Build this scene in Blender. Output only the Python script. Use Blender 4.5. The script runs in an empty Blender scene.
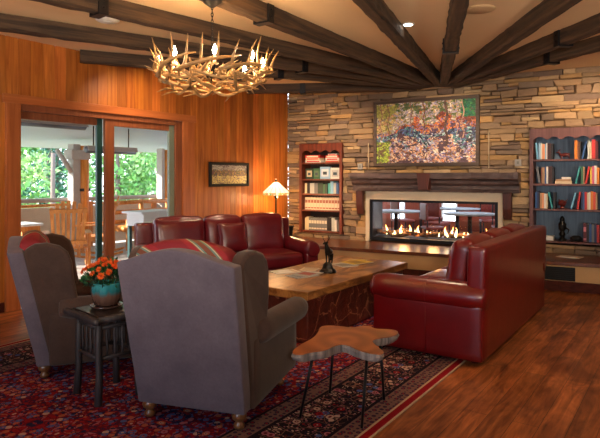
import bpy, bmesh, math, random
from mathutils import Vector, Matrix
PI = math.pi
sc = bpy.context.scene
COL = sc.collection
random.seed(7)

# ------------------------------------------------------------------ camera, world, lights, exposure
cam_d = bpy.data.cameras.new('camera'); cam = bpy.data.objects.new('camera', cam_d); COL.objects.link(cam)
cam.location = (0, 0, 1.5); cam.rotation_euler = (PI/2, 0, 0)
cam_d.sensor_width = 36; cam_d.lens = 33.6; cam_d.shift_y = -0.0717; cam_d.clip_end = 200
sc.camera = cam
sc.view_settings.view_transform = 'Standard'; sc.view_settings.look = 'None'
sc.view_settings.gamma = 1; sc.view_settings.exposure = 0.84; sc.view_settings.use_curve_mapping = False

w = bpy.data.worlds.new('world'); sc.world = w; w.use_nodes = True
nt = w.node_tree; nt.nodes.clear()
wo = nt.nodes.new('ShaderNodeOutputWorld'); bg = nt.nodes.new('ShaderNodeBackground')
tc = nt.nodes.new('ShaderNodeTexCoord'); sx = nt.nodes.new('ShaderNodeSeparateXYZ'); rp = nt.nodes.new('ShaderNodeValToRGB')
nt.links.new(tc.outputs['Generated'], sx.inputs[0]); nt.links.new(sx.outputs['Z'], rp.inputs[0])
rp.color_ramp.elements[0].position = 0.0; rp.color_ramp.elements[0].color = (0.80, 0.88, 1.0, 1)
rp.color_ramp.elements[1].position = 0.7; rp.color_ramp.elements[1].color = (0.45, 0.62, 1.0, 1)
nt.links.new(rp.outputs[0], bg.inputs[0]); bg.inputs[1].default_value = 3.2
nt.links.new(bg.outputs[0], wo.inputs[0])

def light(kind, name, loc, energy, color, target=None, **kw):
    d = bpy.data.lights.new(name, kind); o = bpy.data.objects.new(name, d); COL.objects.link(o)
    d.energy = energy; d.color = color; o.location = loc
    for k, v in kw.items(): setattr(d, k, v)
    if target is not None:
        o.rotation_euler = (Vector(target)-Vector(loc)).to_track_quat('-Z', 'Y').to_euler()
    return o
WARM = (1.0, 0.60, 0.27); WARM2 = (1.0, 0.71, 0.45); COOL = (0.62, 0.76, 1.0)
light('SUN', 'sun', (-9.7, -2.4, 3.3), 11.0, (1.0, 0.95, 0.85), target=(0, 0, 0), angle=0.03)
# added area lights, assumed daylight behind and beside the camera; no windows modelled
light('AREA', 'window_daylight', (-3.6, -2.6, 1.5), 62, (0.62, 0.76, 1.0), target=(0.0, 6, 1.6), shape='RECTANGLE', size=3.0, size_y=1.8)
light('AREA', 'side_window_daylight', (5.6, 2.4, 1.7), 5, (0.72, 0.82, 1.0), target=(1, 4.6, 0.6), shape='RECTANGLE', size=2.4, size_y=1.6)
# added unseen uplights behind the camera to brighten the ceiling
for x, y, tx, ty, e in ((-2.6, 0.2, -1.6, 5.6, 230), (2.8, 0.2, 2.6, 5.6, 250), (0.2, -0.6, 0.4, 5.6, 300)):
    light('SPOT', 'torchiere', (x, y, 1.75), e, (1.0, 0.84, 0.66), target=(tx, ty, 3.7), spot_size=1.7, spot_blend=1.0, shadow_soft_size=0.15)
# visible downlight, assumed stone wall washers, and further unseen spots added for warm bounce
for x, y, e, tx, ty, tz, sz in ((1.1, 5.7, 50, 1.1, 5.9, 0, 1.9), (0.35, 8.3, 110, 0.55, 10.1, 1.4, 1.5), (4.1, 6.5, 120, 3.95, 8.1, 2.1, 1.2),
                                (2.05, 7.0, 80, 2.2, 8.9, 1.9, 1.2), (-1.9, 7.0, 40, -2.3, 8.0, 1.3, 2.4), (-3.0, 5.2, 40, -4.0, 5.6, 1.8, 1.6),
                                (2.9, 4.0, 50, 2.9, 4.4, 0, 1.9), (-0.5, 7.3, 45, -0.9, 7.5, 0, 1.8)):
    light('SPOT', 'downlight', (x, y, 2.86), e, WARM2, target=(tx, ty, tz), spot_size=sz, spot_blend=1.0, shadow_soft_size=0.06)

# ------------------------------------------------------------------ helpers
def L(r, g, b):
    f = lambda c: (c/255/12.92) if c/255 <= 0.04045 else ((c/255+0.055)/1.055)**2.4
    return (f(r), f(g), f(b), 1)

class MB:
    def __init__(s): s.v = []; s.f = []; s.c = []; s.sm = []
    def add(s, vs, fs, col=(1, 1, 1, 1), smooth=False, M=None):
        n = len(s.v)
        for p in vs:
            p = Vector(p)
            s.v.append(M @ p if M is not None else p)
        for f in fs: s.f.append([i+n for i in f]); s.c.append(col); s.sm.append(smooth)
        return s
    def box(s, x0, x1, y0, y1, z0, z1, col=(1, 1, 1, 1), M=None, jit=0):
        vs = [(x, y, z) for x in (x0, x1) for y in (y0, y1) for z in (z0, z1)]
        if jit: vs = [tuple(c+random.uniform(-jit, jit) for c in p) for p in vs]
        return s.add(vs, [(0, 1, 3, 2), (4, 6, 7, 5), (0, 4, 5, 1), (2, 3, 7, 6), (0, 2, 6, 4), (1, 5, 7, 3)], col, M=M)
    def tube(s, pts, rad, n=8, col=(1, 1, 1, 1), smooth=True, M=None, cap=True):
        pts = [Vector(p) for p in pts]
        if not hasattr(rad, '__len__'): rad = [rad]*len(pts)
        vs = []; fs = []; up = None
        for i, p in enumerate(pts):
            t = (pts[min(i+1, len(pts)-1)]-pts[max(i-1, 0)]).normalized()
            if up is None: up = Vector((0, 0, 1)) if abs(t.z) < 0.9 else Vector((0, 1, 0))
            a = t.cross(up)
            if a.length < 1e-4: a = t.orthogonal()
            a.normalize(); b = a.cross(t).normalized(); up = b
            for k in range(n):
                q = 2*PI*k/n; vs.append(p+(a*math.cos(q)+b*math.sin(q))*rad[i])
        for i in range(len(pts)-1):
            for k in range(n):
                k2 = (k+1) % n; fs.append((i*n+k, i*n+k2, (i+1)*n+k2, (i+1)*n+k))
        if cap: fs.append(tuple(range(n))); fs.append(tuple((len(pts)-1)*n+k for k in range(n)))
        return s.add(vs, fs, col, smooth, M)
    def lathe(s, prof, n=20, c=(0, 0, 0), col=(1, 1, 1, 1), M=None, smooth=True, mod=None):
        vs = []; fs = []
        for i, (r, z) in enumerate(prof):
            for k in range(n):
                q = 2*PI*k/n; rr = r*(mod(q, i) if mod else 1)
                vs.append((c[0]+rr*math.cos(q), c[1]+rr*math.sin(q), c[2]+z))
        for i in range(len(prof)-1):
            for k in range(n):
                k2 = (k+1) % n; fs.append((i*n+k, i*n+k2, (i+1)*n+k2, (i+1)*n+k))
        fs.append(tuple(range(n))); fs.append(tuple((len(prof)-1)*n+k for k in range(n)))
        return s.add(vs, fs, col, smooth, M)
    def prism(s, poly, y0, y1, col=(1, 1, 1, 1), M=None, axis='y', smooth=False):
        n = len(poly)
        g = {'y': lambda a, b, t: (a, t, b), 'x': lambda a, b, t: (t, a, b), 'z': lambda a, b, t: (a, b, t)}[axis]
        vs = [g(a, b, y0) for a, b in poly]+[g(a, b, y1) for a, b in poly]
        s.add(vs, [tuple(range(n)), tuple(range(n, 2*n))], col, False, M)
        n0 = len(s.v)-2*n
        for i in range(n):
            j = (i+1) % n; s.f.append([n0+i, n0+j, n0+n+j, n0+n+i]); s.c.append(col); s.sm.append(smooth)
        return s
    def rbox(s, cx, cy, cz, wx, wy, wz, r=0.04, puff=(0, 0, 0), n=10, col=(1, 1, 1, 1), M=None, noise=0):
        h = (wx/2, wy/2, wz/2); r = min(r, min(h)*0.98); idx = {}; vs = []; fs = []
        tt = [math.copysign(abs(math.sin(PI/2*(2*i/n-1)))**0.8, 2*i/n-1) for i in range(n+1)]
        def vert(p):
            k = tuple(round(c, 5) for c in p)
            if k in idx: return idx[k]
            v = [p[i]*h[i] for i in range(3)]
            cl = [max(-(h[i]-r), min(h[i]-r, v[i])) for i in range(3)]
            off = Vector([v[i]-cl[i] for i in range(3)])
            if off.length > 1e-6:
                m = max(abs(c) for c in off); off = off.normalized()*m
            q = [cl[i]+off[i] for i in range(3)]
            for i in range(3):
                j, l = (i+1) % 3, (i+2) % 3
                q[i] *= 1+puff[i]*(1-p[j]**2)*(1-p[l]**2)
            if noise:
                e = 0.5*noise*(math.sin(17*v[0]+5*v[2]+cx*9)+math.sin(23*v[2]-11*v[1]+cy*7)); q[2] += e*0.7; q[1] += e
            idx[k] = len(vs); vs.append((cx+q[0], cy+q[1], cz+q[2])); return idx[k]
        for ax in range(3):
            for sg in (-1, 1):
                for i in range(n):
                    for j in range(n):
                        def P(a, b):
                            q = [0, 0, 0]; q[ax] = sg; q[(ax+1) % 3] = tt[a]; q[(ax+2) % 3] = tt[b]; return q
                        f = [vert(P(i, j)), vert(P(i+1, j)), vert(P(i+1, j+1)), vert(P(i, j+1))]
                        fs.append(f if sg > 0 else f[::-1])
        return s.add(vs, fs, col, True, M)
    def build(s, name, mat, parent=None, bevel=0, seg=2, sub=0, solid=0, remesh=0, loc=None):
        me = bpy.data.meshes.new(name)
        me.from_pydata([tuple(v) for v in s.v], [], s.f)
        bm = bmesh.new(); bm.from_mesh(me); bmesh.ops.recalc_face_normals(bm, faces=bm.faces); bm.to_mesh(me); bm.free()
        at = me.color_attributes.new('Col', 'FLOAT_COLOR', 'CORNER')
        for p in me.polygons:
            p.use_smooth = s.sm[p.index]
            for li in p.loop_indices: at.data[li].color = s.c[p.index]
        me.materials.append(mat)
        o = bpy.data.objects.new(name, me); COL.objects.link(o)
        if parent: o.parent = parent
        if loc is not None: o.location = loc
        if remesh:
            m = o.modifiers.new('remesh', 'REMESH'); m.mode = 'VOXEL'; m.voxel_size = remesh; m.use_smooth_shade = True
            m2 = o.modifiers.new('smooth', 'SMOOTH'); m2.iterations = 3
        if bevel:
            m = o.modifiers.new('bevel', 'BEVEL'); m.width = bevel; m.segments = seg; m.limit_method = 'ANGLE'; m.angle_limit = 0.6
        if sub:
            m = o.modifiers.new('sub', 'SUBSURF'); m.levels = sub; m.render_levels = sub
        return o

def thing(name, label, cat, loc=(0, 0, 0), rotz=0, group=None):
    if len(label.split()) > 16: print('LONG', label)
    o = bpy.data.objects.new(name, None); COL.objects.link(o); o.empty_display_size = 0.1
    o.location = loc; o.rotation_euler = (0, 0, rotz); o['label'] = label; o['category'] = cat
    if group: o['group'] = group
    return o
def tag(o, label, cat, group=None, loc=None, rotz=None):
    if len(label.split()) > 16: print('LONG', label)
    o['label'] = label; o['category'] = cat
    if group: o['group'] = group
    if loc is not None: o.location = loc
    if rotz is not None: o.rotation_euler = (0, 0, rotz)
    return o
def struct(o, loc=None, rotz=None):
    o['kind'] = 'structure'
    if loc is not None: o.location = loc
    if rotz is not None: o.rotation_euler = (0, 0, rotz)
    return o
def dup(root, loc, rotz, label=None, group=None):
    def cp(o, par):
        c = o.copy(); COL.objects.link(c)
        if par: c.parent = par
        for ch in list(o.children): cp(ch, c)
        return c
    r = cp(root, None); r.location = loc; r.rotation_euler = (0, 0, rotz)
    if label: r['label'] = label
    if group: r['group'] = group
    return r

# ------------------------------------------------------------------ materials
class NT:
    def __init__(s, name):
        s.m = bpy.data.materials.new(name); s.m.use_nodes = True; s.t = s.m.node_tree
        s.p = s.t.nodes['Principled BSDF']; s.tc = s.n('ShaderNodeTexCoord')
    def n(s, t, **kw):
        x = s.t.nodes.new(t)
        for k, v in kw.items(): setattr(x, k, v)
        return x
    def l(s, a, b): s.t.links.new(a, b)
    def mapping(s, scale=(1, 1, 1), rot=(0, 0, 0), coord='Object', loc=(0, 0, 0)):
        m = s.n('ShaderNodeMapping'); m.inputs['Scale'].default_value = scale; m.inputs['Rotation'].default_value = rot
        m.inputs['Location'].default_value = loc
        s.l(s.tc.outputs[coord], m.inputs[0]); return m.outputs[0]
    def noise(s, vec, scale, detail=4, rough=0.55, dist=0):
        x = s.n('ShaderNodeTexNoise'); x.inputs['Scale'].default_value = scale; x.inputs['Detail'].default_value = detail
        x.inputs['Roughness'].default_value = rough; x.inputs['Distortion'].default_value = dist
        s.l(vec, x.inputs['Vector']); return x.outputs['Fac']
    def ramp(s, fac, stops, interp='LINEAR'):
        r = s.n('ShaderNodeValToRGB'); r.color_ramp.interpolation = interp; e = r.color_ramp.elements
        while len(e) < len(stops): e.new(0.5)
        for i, (p, c) in enumerate(stops): e[i].position = p; e[i].color = c
        s.l(fac, r.inputs[0]); return r.outputs[0]
    def mix(s, fac, a, b, mode='MIX'):
        x = s.n('ShaderNodeMix', data_type='RGBA', blend_type=mode)
        for sock, val in ((x.inputs[0], fac), (x.inputs[6], a), (x.inputs[7], b)):
            if hasattr(val, 'is_output'): s.l(val, sock)
            else: sock.default_value = val
        return x.outputs[2]
    def math(s, op, a, b=0.0, c=None):
        x = s.n('ShaderNodeMath', operation=op)
        for i, v in enumerate((a, b) if c is None else (a, b, c)):
            if hasattr(v, 'is_output'): s.l(v, x.inputs[i])
            else: x.inputs[i].default_value = v
        return x.outputs[0]
    def col(s):
        a = s.n('ShaderNodeVertexColor'); a.layer_name = 'Col'; return a.outputs[0]
    def bump(s, h, strength=0.3, dist=0.01):
        b = s.n('ShaderNodeBump'); b.inputs['Strength'].default_value = strength; b.inputs['Distance'].default_value = dist
        s.l(h, b.inputs['Height']); s.l(b.outputs[0], s.p.inputs['Normal'])
    def base(s, c):
        if hasattr(c, 'is_output'): s.l(c, s.p.inputs['Base Color'])
        else: s.p.inputs['Base Color'].default_value = c
    def set(s, rough=0.6, metal=0, spec=None, coat=None, coat_rough=0.1):
        s.p.inputs['Roughness'].default_value = rough; s.p.inputs['Metallic'].default_value = metal
        if spec is not None: s.p.inputs['Specular IOR Level'].default_value = spec
        if coat: s.p.inputs['Coat Weight'].default_value = coat; s.p.inputs['Coat Roughness'].default_value = coat_rough
        return s

def M_plain(name, c, rough=0.6, metal=0, var=0.12, scale=12, bump=0.1, spec=None, coat=None, attr=False):
    a = NT(name); f = a.noise(a.mapping(), scale)
    cc = a.col() if attr else c
    d = a.mix(f, tuple(1-var*1.5 for _ in range(3))+(1,), (1+var*0.3, 1+var*0.3, 1+var*0.3, 1))
    a.base(a.mix(1.0, cc, d, 'MULTIPLY')); a.set(rough, metal, spec, coat)
    if bump: a.bump(f, bump, 0.003)
    return a.m
def M_wood(name, c1, c2, rough=0.4, axis='z', attr=False, grain=1.0, bump=0.15, coat=None, spec=None):
    a = NT(name); st = {'z': (22, 22, 1.2), 'x': (1.2, 22, 22), 'y': (22, 1.2, 22)}[axis]
    v = a.mapping(tuple(c*grain for c in st)); f = a.noise(v, 1.0, 6, 0.6, 0.6)
    g = a.noise(a.mapping(), 2.5, 3)
    c = a.ramp(f, [(0.32, c1), (0.68, c2)])
    c = a.mix(1.0, c, a.mix(g, (0.75, 0.75, 0.75, 1), (1.12, 1.12, 1.12, 1)), 'MULTIPLY')
    if attr: c = a.mix(1.0, c, a.col(), 'MULTIPLY')
    a.base(c); a.set(rough, coat=coat, spec=spec); a.bump(f, bump, 0.004)
    return a.m
def M_emit(name, c, strength):
    a = NT(name); a.base(c); a.p.inputs['Emission Color'].default_value = c; a.p.inputs['Emission Strength'].default_value = strength
    return a.m
def M_glass(name, tint=(1, 1, 1, 1), gloss=0.04):
    a = NT(name); t = a.t; out = t.nodes['Material Output']; t.nodes.remove(a.p)
    tr = a.n('ShaderNodeBsdfTransparent'); tr.inputs[0].default_value = tint
    gl = a.n('ShaderNodeBsdfGlossy'); gl.inputs['Roughness'].default_value = 0.02
    lw = a.n('ShaderNodeLayerWeight'); lw.inputs[0].default_value = 0.15
    f = a.math('ADD', a.math('MULTIPLY', lw.outputs['Fresnel'], 0.5), gloss)
    mx = a.n('ShaderNodeMixShader'); a.l(f, mx.inputs[0]); a.l(tr.outputs[0], mx.inputs[1]); a.l(gl.outputs[0], mx.inputs[2])
    a.l(mx.outputs[0], out.inputs[0]); return a.m

m_panel = M_wood('wall_cedar', L(158, 82, 24), L(208, 128, 54), 0.42, 'z', attr=True, bump=0.06)
m_trim = M_wood('door_casing_wood', L(158, 84, 40), L(192, 112, 60), 0.35, 'z', bump=0.05)
m_trimh = M_wood('door_header_wood', L(158, 84, 40), L(192, 112, 60), 0.35, 'x', bump=0.05)
m_doorf = M_wood('door_frame_wood', L(120, 66, 40), L(150, 88, 56), 0.35, 'z', bump=0.05)
m_beam = M_wood('rough_beam_wood', L(32, 22, 14), L(92, 68, 46), 0.8, 'x', bump=0.9, grain=0.9)
m_ceil = M_plain('ceiling_plaster', L(238, 206, 160), 0.9, var=0.06, scale=1.5, bump=0.05)
m_iron = M_plain('black_iron', L(28, 28, 32), 0.45, 0.6)
m_black = M_plain('black_matte', L(10, 10, 11), 0.75)
m_mantel = M_wood('mantel_wood', L(40, 30, 30), L(112, 90, 84), 0.5, 'x', bump=1.0, grain=0.8)
m_corbel = M_wood('corbel_wood', L(62, 26, 16), L(92, 42, 26), 0.4, 'z')
m_case = M_wood('bookcase_wood', L(84, 34, 18), L(126, 58, 34), 0.4, 'z')
m_case2 = M_wood('bookcase_wood_grey', L(84, 46, 40), L(124, 78, 70), 0.45, 'z')
m_caseback = M_wood('bookcase_back_blue', L(74, 94, 118), L(104, 128, 150), 0.6, 'z')
m_casebackd = M_plain('bookcase_back_dark', L(52, 34, 26), 0.7)
m_hearth = M_wood('hearth_slab_wood', L(84, 42, 22), L(128, 72, 40), 0.3, 'x', bump=0.05, coat=0.15)
m_beige = M_plain('hearth_face_plaster', L(196, 156, 106), 0.8, var=0.05)
m_cream = M_plain('fireplace_surround_stone', L(214, 196, 166), 0.6, var=0.06)
m_dark = M_wood('dark_base_wood', L(56, 20, 12), L(84, 34, 22), 0.7, 'x', spec=0.2)
m_paper = M_plain('printed_items', (1, 1, 1, 1), 0.5, var=0.05, attr=True, bump=0)
m_paint = M_plain('oil_paint', (1, 1, 1, 1), 0.5, var=0.1, attr=True, scale=60, bump=0.3)
m_white = M_plain('white_painted', L(225, 225, 222), 0.5, var=0.03)
m_bronze = M_plain('dark_bronze', L(30, 26, 22), 0.35, 0.5, var=0.3)
m_leaf = M_plain('leaf_green', (1, 1, 1, 1), 0.5, attr=True, var=0.2, bump=0)
m_bark = M_wood('tree_bark', L(90, 78, 66), L(130, 116, 100), 0.9, 'z')
m_antler = M_wood('antler_bone', L(104, 72, 40), L(190, 148, 92), 0.45, 'x', bump=0.1)
m_candle = M_plain('candle_sleeve', L(220, 190, 140), 0.5)
m_bulb = M_emit('glowing_bulb', (1.0, 0.80, 0.5, 1), 40)
m_lamp_on = M_emit('downlight_lens', (1.0, 0.95, 0.85, 1), 6)
m_bun = M_wood('turned_leg_wood', L(96, 60, 34), L(140, 94, 56), 0.3, 'z', coat=0.4)
m_tablewood = M_wood('side_table_wood', L(26, 20, 20), L(50, 40, 38), 0.3, 'x', coat=0.2)
m_logbark = M_wood('peeled_log_dark', L(26, 22, 24), L(66, 58, 60), 0.6, 'z', bump=0.5)
m_outwood = M_wood('outdoor_cedar', L(186, 106, 40), L(232, 156, 78), 0.5, 'z')
m_postlog = M_wood('orange_post_log', L(214, 116, 30), L(246, 160, 70), 0.5, 'z')
m_outgrey = M_plain('weathered_post', L(178, 168, 158), 0.8)
m_glass = M_glass('clear_glass'); m_fireglass = M_glass('fireplace_glass', gloss=0.05)
m_greenframe = M_plain('green_screen_frame', L(22, 62, 60), 0.4)
m_greyframe = M_plain('grey_green_frame', L(120, 132, 116), 0.5)
m_lines = M_plain('white_linen', L(150, 165, 178), 0.5, var=0.03)
m_rustred = M_plain('dining_chair_red', L(120, 44, 36), 0.5)

def leather(name, c, c2):
    a = NT(name); f = a.noise(a.mapping(), 5, 5); g = a.noise(a.mapping(), 180, 2)
    a.base(a.mix(f, c2, c)); a.set(0.33, spec=0.5, coat=0.3, coat_rough=0.2); a.bump(a.math('ADD', a.math('MULTIPLY', g, 0.15), f), 0.22, 0.01)
    return a.m
m_leather = leather('red_leather', L(116, 6, 10), L(70, 4, 8))
m_leather2 = leather('burgundy_leather', L(112, 16, 26), L(66, 10, 18))
def suede(name, c, c2):
    a = NT(name); f = a.noise(a.mapping(), 4, 6, 0.65); g = a.noise(a.mapping(), 70, 3, 0.7)
    f2 = a.ramp(f, [(0.34, (0.25, 0.25, 0.25, 1)), (0.68, (0.8, 0.8, 0.8, 1))])
    a.base(a.mix(1.0, a.mix(f2, c2, c), a.mix(g, (0.8, 0.8, 0.8, 1), (1.15, 1.15, 1.15, 1)), 'MULTIPLY')); a.set(0.85, spec=0.2)
    a.p.inputs['Sheen Weight'].default_value = 0.15
    a.bump(g, 0.25, 0.003); return a.m
m_suede = suede('taupe_suede', L(114, 103, 113), L(80, 71, 82))
m_suede_shaded = suede('brown_suede', L(82, 62, 54), L(54, 38, 32))  # same suede as the back, with shade and warm light put into the colour

def kilim():
    a = NT('kilim_cushion_fabric'); v = a.mapping((2.6, 2.6, 2.6))
    wv = a.n('ShaderNodeTexWave', wave_type='BANDS', bands_direction='DIAGONAL'); wv.inputs['Scale'].default_value = 0.55
    wv.inputs['Distortion'].default_value = 1.5; wv.inputs['Detail'].default_value = 1; a.l(v, wv.inputs[0])
    c = a.ramp(wv.outputs['Fac'], [(0.0, L(122, 20, 30)), (0.5, L(140, 26, 34)), (0.84, L(120, 96, 50)), (0.88, L(176, 160, 140)), (0.92, L(90, 120, 110)), (0.97, L(110, 60, 40))], 'CONSTANT')
    a.base(c); a.set(0.8); a.bump(a.noise(a.mapping(), 120), 0.2, 0.003); return a.m
m_kilim = kilim()

def stone():
    a = NT('ledgestone'); f = a.noise(a.mapping((1, 1, 2.5)), 9, 8, 0.65); g = a.noise(a.mapping((1, 1, 4)), 40, 4, 0.7)
    c = a.mix(1.0, a.col(), a.mix(f, (0.6, 0.57, 0.55, 1), (1.25, 1.22, 1.15, 1)), 'MULTIPLY')
    a.base(c); a.set(0.85, spec=0.2); a.bump(a.math('ADD', f, a.math('MULTIPLY', g, 0.5)), 0.8, 0.02); return a.m
m_stone = stone()

def floor_mat():
    a = NT('walnut_plank_floor'); v = a.mapping((1, 1, 1), (0, 0, PI/2))
    br = a.n('ShaderNodeTexBrick'); br.offset = 0.37; a.l(v, br.inputs[0])
    br.inputs['Scale'].default_value = 1; br.inputs['Brick Width'].default_value = 1.5; br.inputs['Row Height'].default_value = 0.15
    br.inputs['Mortar Size'].default_value = 0.0015; br.inputs['Color1'].default_value = (0, 0, 0, 1); br.inputs['Color2'].default_value = (1, 1, 1, 1)
    br.inputs['Mortar'].default_value = (0.3, 0.3, 0.3, 1)
    g = a.noise(a.mapping((14, 1.1, 1)), 1.5, 7, 0.65, 1.2)
    k = a.noise(a.mapping((3, 1.2, 1)), 1.6, 4, 0.6, 1.0)
    c = a.ramp(g, [(0.25, L(88, 48, 26)), (0.5, L(152, 90, 50)), (0.78, L(198, 128, 78))])
    c = a.mix(1.0, c, a.mix(br.outputs['Color'], (0.72, 0.70, 0.70, 1), (1.15, 1.12, 1.1, 1)), 'MULTIPLY')
    c = a.mix(1.0, c, a.ramp(k, [(0.35, (0.5, 0.42, 0.38, 1)), (0.6, (1.15, 1.1, 1.0, 1))]), 'MULTIPLY')
    c = a.mix(br.outputs['Fac'], c, (0.02, 0.01, 0.006, 1))
    a.base(c); a.set(0.42, spec=0.35); a.bump(a.math('ADD', g, a.math('MULTIPLY', br.outputs['Fac'], -1.0)), 0.15, 0.004); return a.m
m_floor = floor_mat()

def rug_mat():
    a = NT('persian_rug_wool'); HX, HY = 1.75, 2.95
    sp = a.n('ShaderNodeSeparateXYZ'); a.l(a.tc.outputs['Object'], sp.inputs[0])
    ax = a.math('ABSOLUTE', sp.outputs[0]); ay = a.math('ABSOLUTE', sp.outputs[1])
    d = a.math('MINIMUM', a.math('SUBTRACT', HX, ax), a.math('SUBTRACT', HY, ay))
    def vor(scale, feature='F1', rnd=0.75, mirror=True):
        x = a.n('ShaderNodeTexVoronoi', feature=feature); x.inputs['Scale'].default_value = scale
        if 'Randomness' in x.inputs: x.inputs['Randomness'].default_value = rnd
        if mirror:
            cb = a.n('ShaderNodeCombineXYZ'); a.l(a.math('PINGPONG', sp.outputs[0], 0.62), cb.inputs[0]); a.l(a.math('PINGPONG', sp.outputs[1], 0.55), cb.inputs[1])
            a.l(cb.outputs[0], x.inputs['Vector'])
        else: a.l(a.tc.outputs['Object'], x.inputs['Vector'])
        return x
    red, crim, navy, cream, blue, orng, pink, dk = L(140, 24, 34), L(100, 14, 30), L(28, 30, 66), L(186, 156, 140), L(74, 92, 146), L(170, 92, 66), L(160, 96, 110), L(26, 18, 30)
    v1 = vor(19, rnd=0.9); hs = a.n('ShaderNodeSeparateColor'); a.l(v1.outputs['Color'], hs.inputs[0])
    pal = a.ramp(hs.outputs[0], [(0, red), (0.14, blue), (0.30, navy), (0.48, cream), (0.6, crim), (0.7, orng), (0.8, pink), (0.88, blue)], 'CONSTANT')
    pal2 = a.ramp(hs.outputs[1], [(0, cream), (0.25, red), (0.45, orng), (0.6, navy), (0.8, pink)], 'CONSTANT')
    dist = v1.outputs['Distance']
    ve = vor(19, 'DISTANCE_TO_EDGE', rnd=0.9); edge = ve.outputs['Distance']
    v3 = vor(46, rnd=1.0); h3 = a.n('ShaderNodeSeparateColor'); a.l(v3.outputs['Color'], h3.inputs[0])
    fine = a.ramp(h3.outputs[0], [(0, red), (0.25, crim), (0.42, navy), (0.6, blue), (0.7, red), (0.8, pink), (0.9, orng)], 'CONSTANT')
    lt = lambda x, t: a.math('LESS_THAN', x, t)
    fld = a.mix(lt(edge, 0.04), fine, L(78, 20, 44))
    fld = a.mix(lt(dist, 0.42), fld, pal); fld = a.mix(lt(dist, 0.2), fld, pal2); fld = a.mix(lt(dist, 0.09), fld, dk)
    # main border: navy ground
    vb = vor(15, rnd=0.8); hb = a.n('ShaderNodeSeparateColor'); a.l(vb.outputs['Color'], hb.inputs[0])
    pb = a.ramp(hb.outputs[0], [(0, cream), (0.3, pink), (0.5, red), (0.7, cream), (0.85, blue)], 'CONSTANT')
    veb = vor(15, 'DISTANCE_TO_EDGE', rnd=0.8)
    bor = a.mix(lt(v3.outputs['Distance'], 0.33), dk, a.ramp(h3.outputs[1], [(0, cream), (0.3, navy), (0.5, pink), (0.75, crim)], 'CONSTANT'))
    bor = a.mix(lt(veb.outputs['Distance'], 0.025), bor, L(120, 84, 72))
    bor = a.mix(lt(vb.outputs['Distance'], 0.38), bor, pb); bor = a.mix(lt(vb.outputs['Distance'], 0.2), bor, crim); bor = a.mix(lt(vb.outputs['Distance'], 0.09), bor, cream)
    vg = vor(24, rnd=0.4)
    grd = a.mix(lt(vg.outputs['Distance'], 0.4), L(118, 88, 80), L(52, 36, 60)); grd = a.mix(lt(vg.outputs['Distance'], 0.2), grd, red)
    def sel(c, t): return c, t
    c = fld
    for t, cc in ((0.72, dk), (0.70, grd), (0.58, dk), (0.555, bor), (0.22, dk), (0.195, grd), (0.075, L(190, 160, 130)), (0.06, L(142, 20, 30)), (0.012, L(200, 170, 140))):
        c = a.mix(lt(d, t), c, cc)
    n = a.noise(a.mapping(), 90, 3)
    c = a.mix(1.0, c, a.mix(n, (0.62, 0.62, 0.62, 1), (1.15, 1.15, 1.15, 1)), 'MULTIPLY')
    a.base(c); a.set(0.95, spec=0.1); a.bump(a.noise(a.mapping(), 300, 2), 0.4, 0.004); return a.m
m_rug = rug_mat()

def burl():
    a = NT('burl_log_table'); f = a.noise(a.mapping((1, 0.35, 1)), 3.0, 8, 0.65, 2.0); k = a.noise(a.mapping(), 1.5, 3)
    c = a.ramp(f, [(0.25, L(70, 36, 18)), (0.42, L(120, 76, 38)), (0.55, L(186, 136, 78)), (0.7, L(150, 100, 54)), (0.8, L(216, 170, 108))])
    a.base(a.mix(1.0, c, a.mix(k, (0.7, 0.65, 0.6, 1), (1.15, 1.1, 1.05, 1)), 'MULTIPLY')); a.set(0.38, coat=0.25, coat_rough=0.2); a.bump(f, 0.08, 0.01); return a.m
m_burl = burl()
def burlside():
    a = NT('burl_table_side'); x = a.n('ShaderNodeTexVoronoi', feature='DISTANCE_TO_EDGE'); x.inputs['Scale'].default_value = 4.5
    wn = a.noise(a.mapping(), 3, 3, dist=1.5); mp = a.mix(0.25, a.mapping(), wn); a.l(mp, x.inputs['Vector'])
    f = a.noise(a.mapping(), 5, 6, 0.7, 1)
    c = a.ramp(f, [(0.3, L(50, 20, 16)), (0.6, L(100, 42, 30)), (0.8, L(140, 76, 50))])
    c = a.mix(a.math('LESS_THAN', x.outputs['Distance'], 0.02), c, L(150, 96, 70))
    a.base(c); a.set(0.4); a.bump(f, 0.5, 0.02); return a.m
m_burlside = burlside()
def slabmat():
    a = NT('live_edge_slab'); x = a.n('ShaderNodeTexWave', wave_type='RINGS', rings_direction='Z'); x.inputs['Scale'].default_value = 2.2
    x.inputs['Distortion'].default_value = 5; x.inputs['Detail'].default_value = 3; a.l(a.mapping(), x.inputs[0])
    a.base(a.ramp(x.outputs['Fac'], [(0.0, L(136, 70, 28)), (0.6, L(154, 82, 34)), (1, L(170, 96, 44))])); a.set(0.3, coat=0.3); return a.m
m_slab = slabmat()
m_slabedge = M_wood('slab_bark_edge', L(84, 78, 78), L(160, 150, 146), 0.8, 'z', bump=0.6)
m_deck = M_wood('deck_boards', L(170, 160, 150), L(214, 206, 196), 0.6, 'x')
m_soffit = M_plain('porch_soffit', L(196, 204, 214), 0.7, var=0.04)

# ------------------------------------------------------------------ frames of reference
A35 = math.radians(35)
P0 = Vector((-3.285, 6.13, 0)); WA = math.radians(55)      # wood wall: local x along, +y = outdoors
CR = Vector((-0.225, 10.5, 0)); SA = math.radians(-30.5)   # stone wall: local x along, +y = into the wall
SC = 5.335
CEIL = 3.05
def W(s, o, z=0): return Vector((P0.x+s*math.cos(WA)-o*math.sin(WA), P0.y+s*math.sin(WA)+o*math.cos(WA), z))
def S(u, v, z=0): return Vector((CR.x+u*math.cos(SA)-v*math.sin(SA), CR.y+u*math.sin(SA)+v*math.cos(SA), z))

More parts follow.
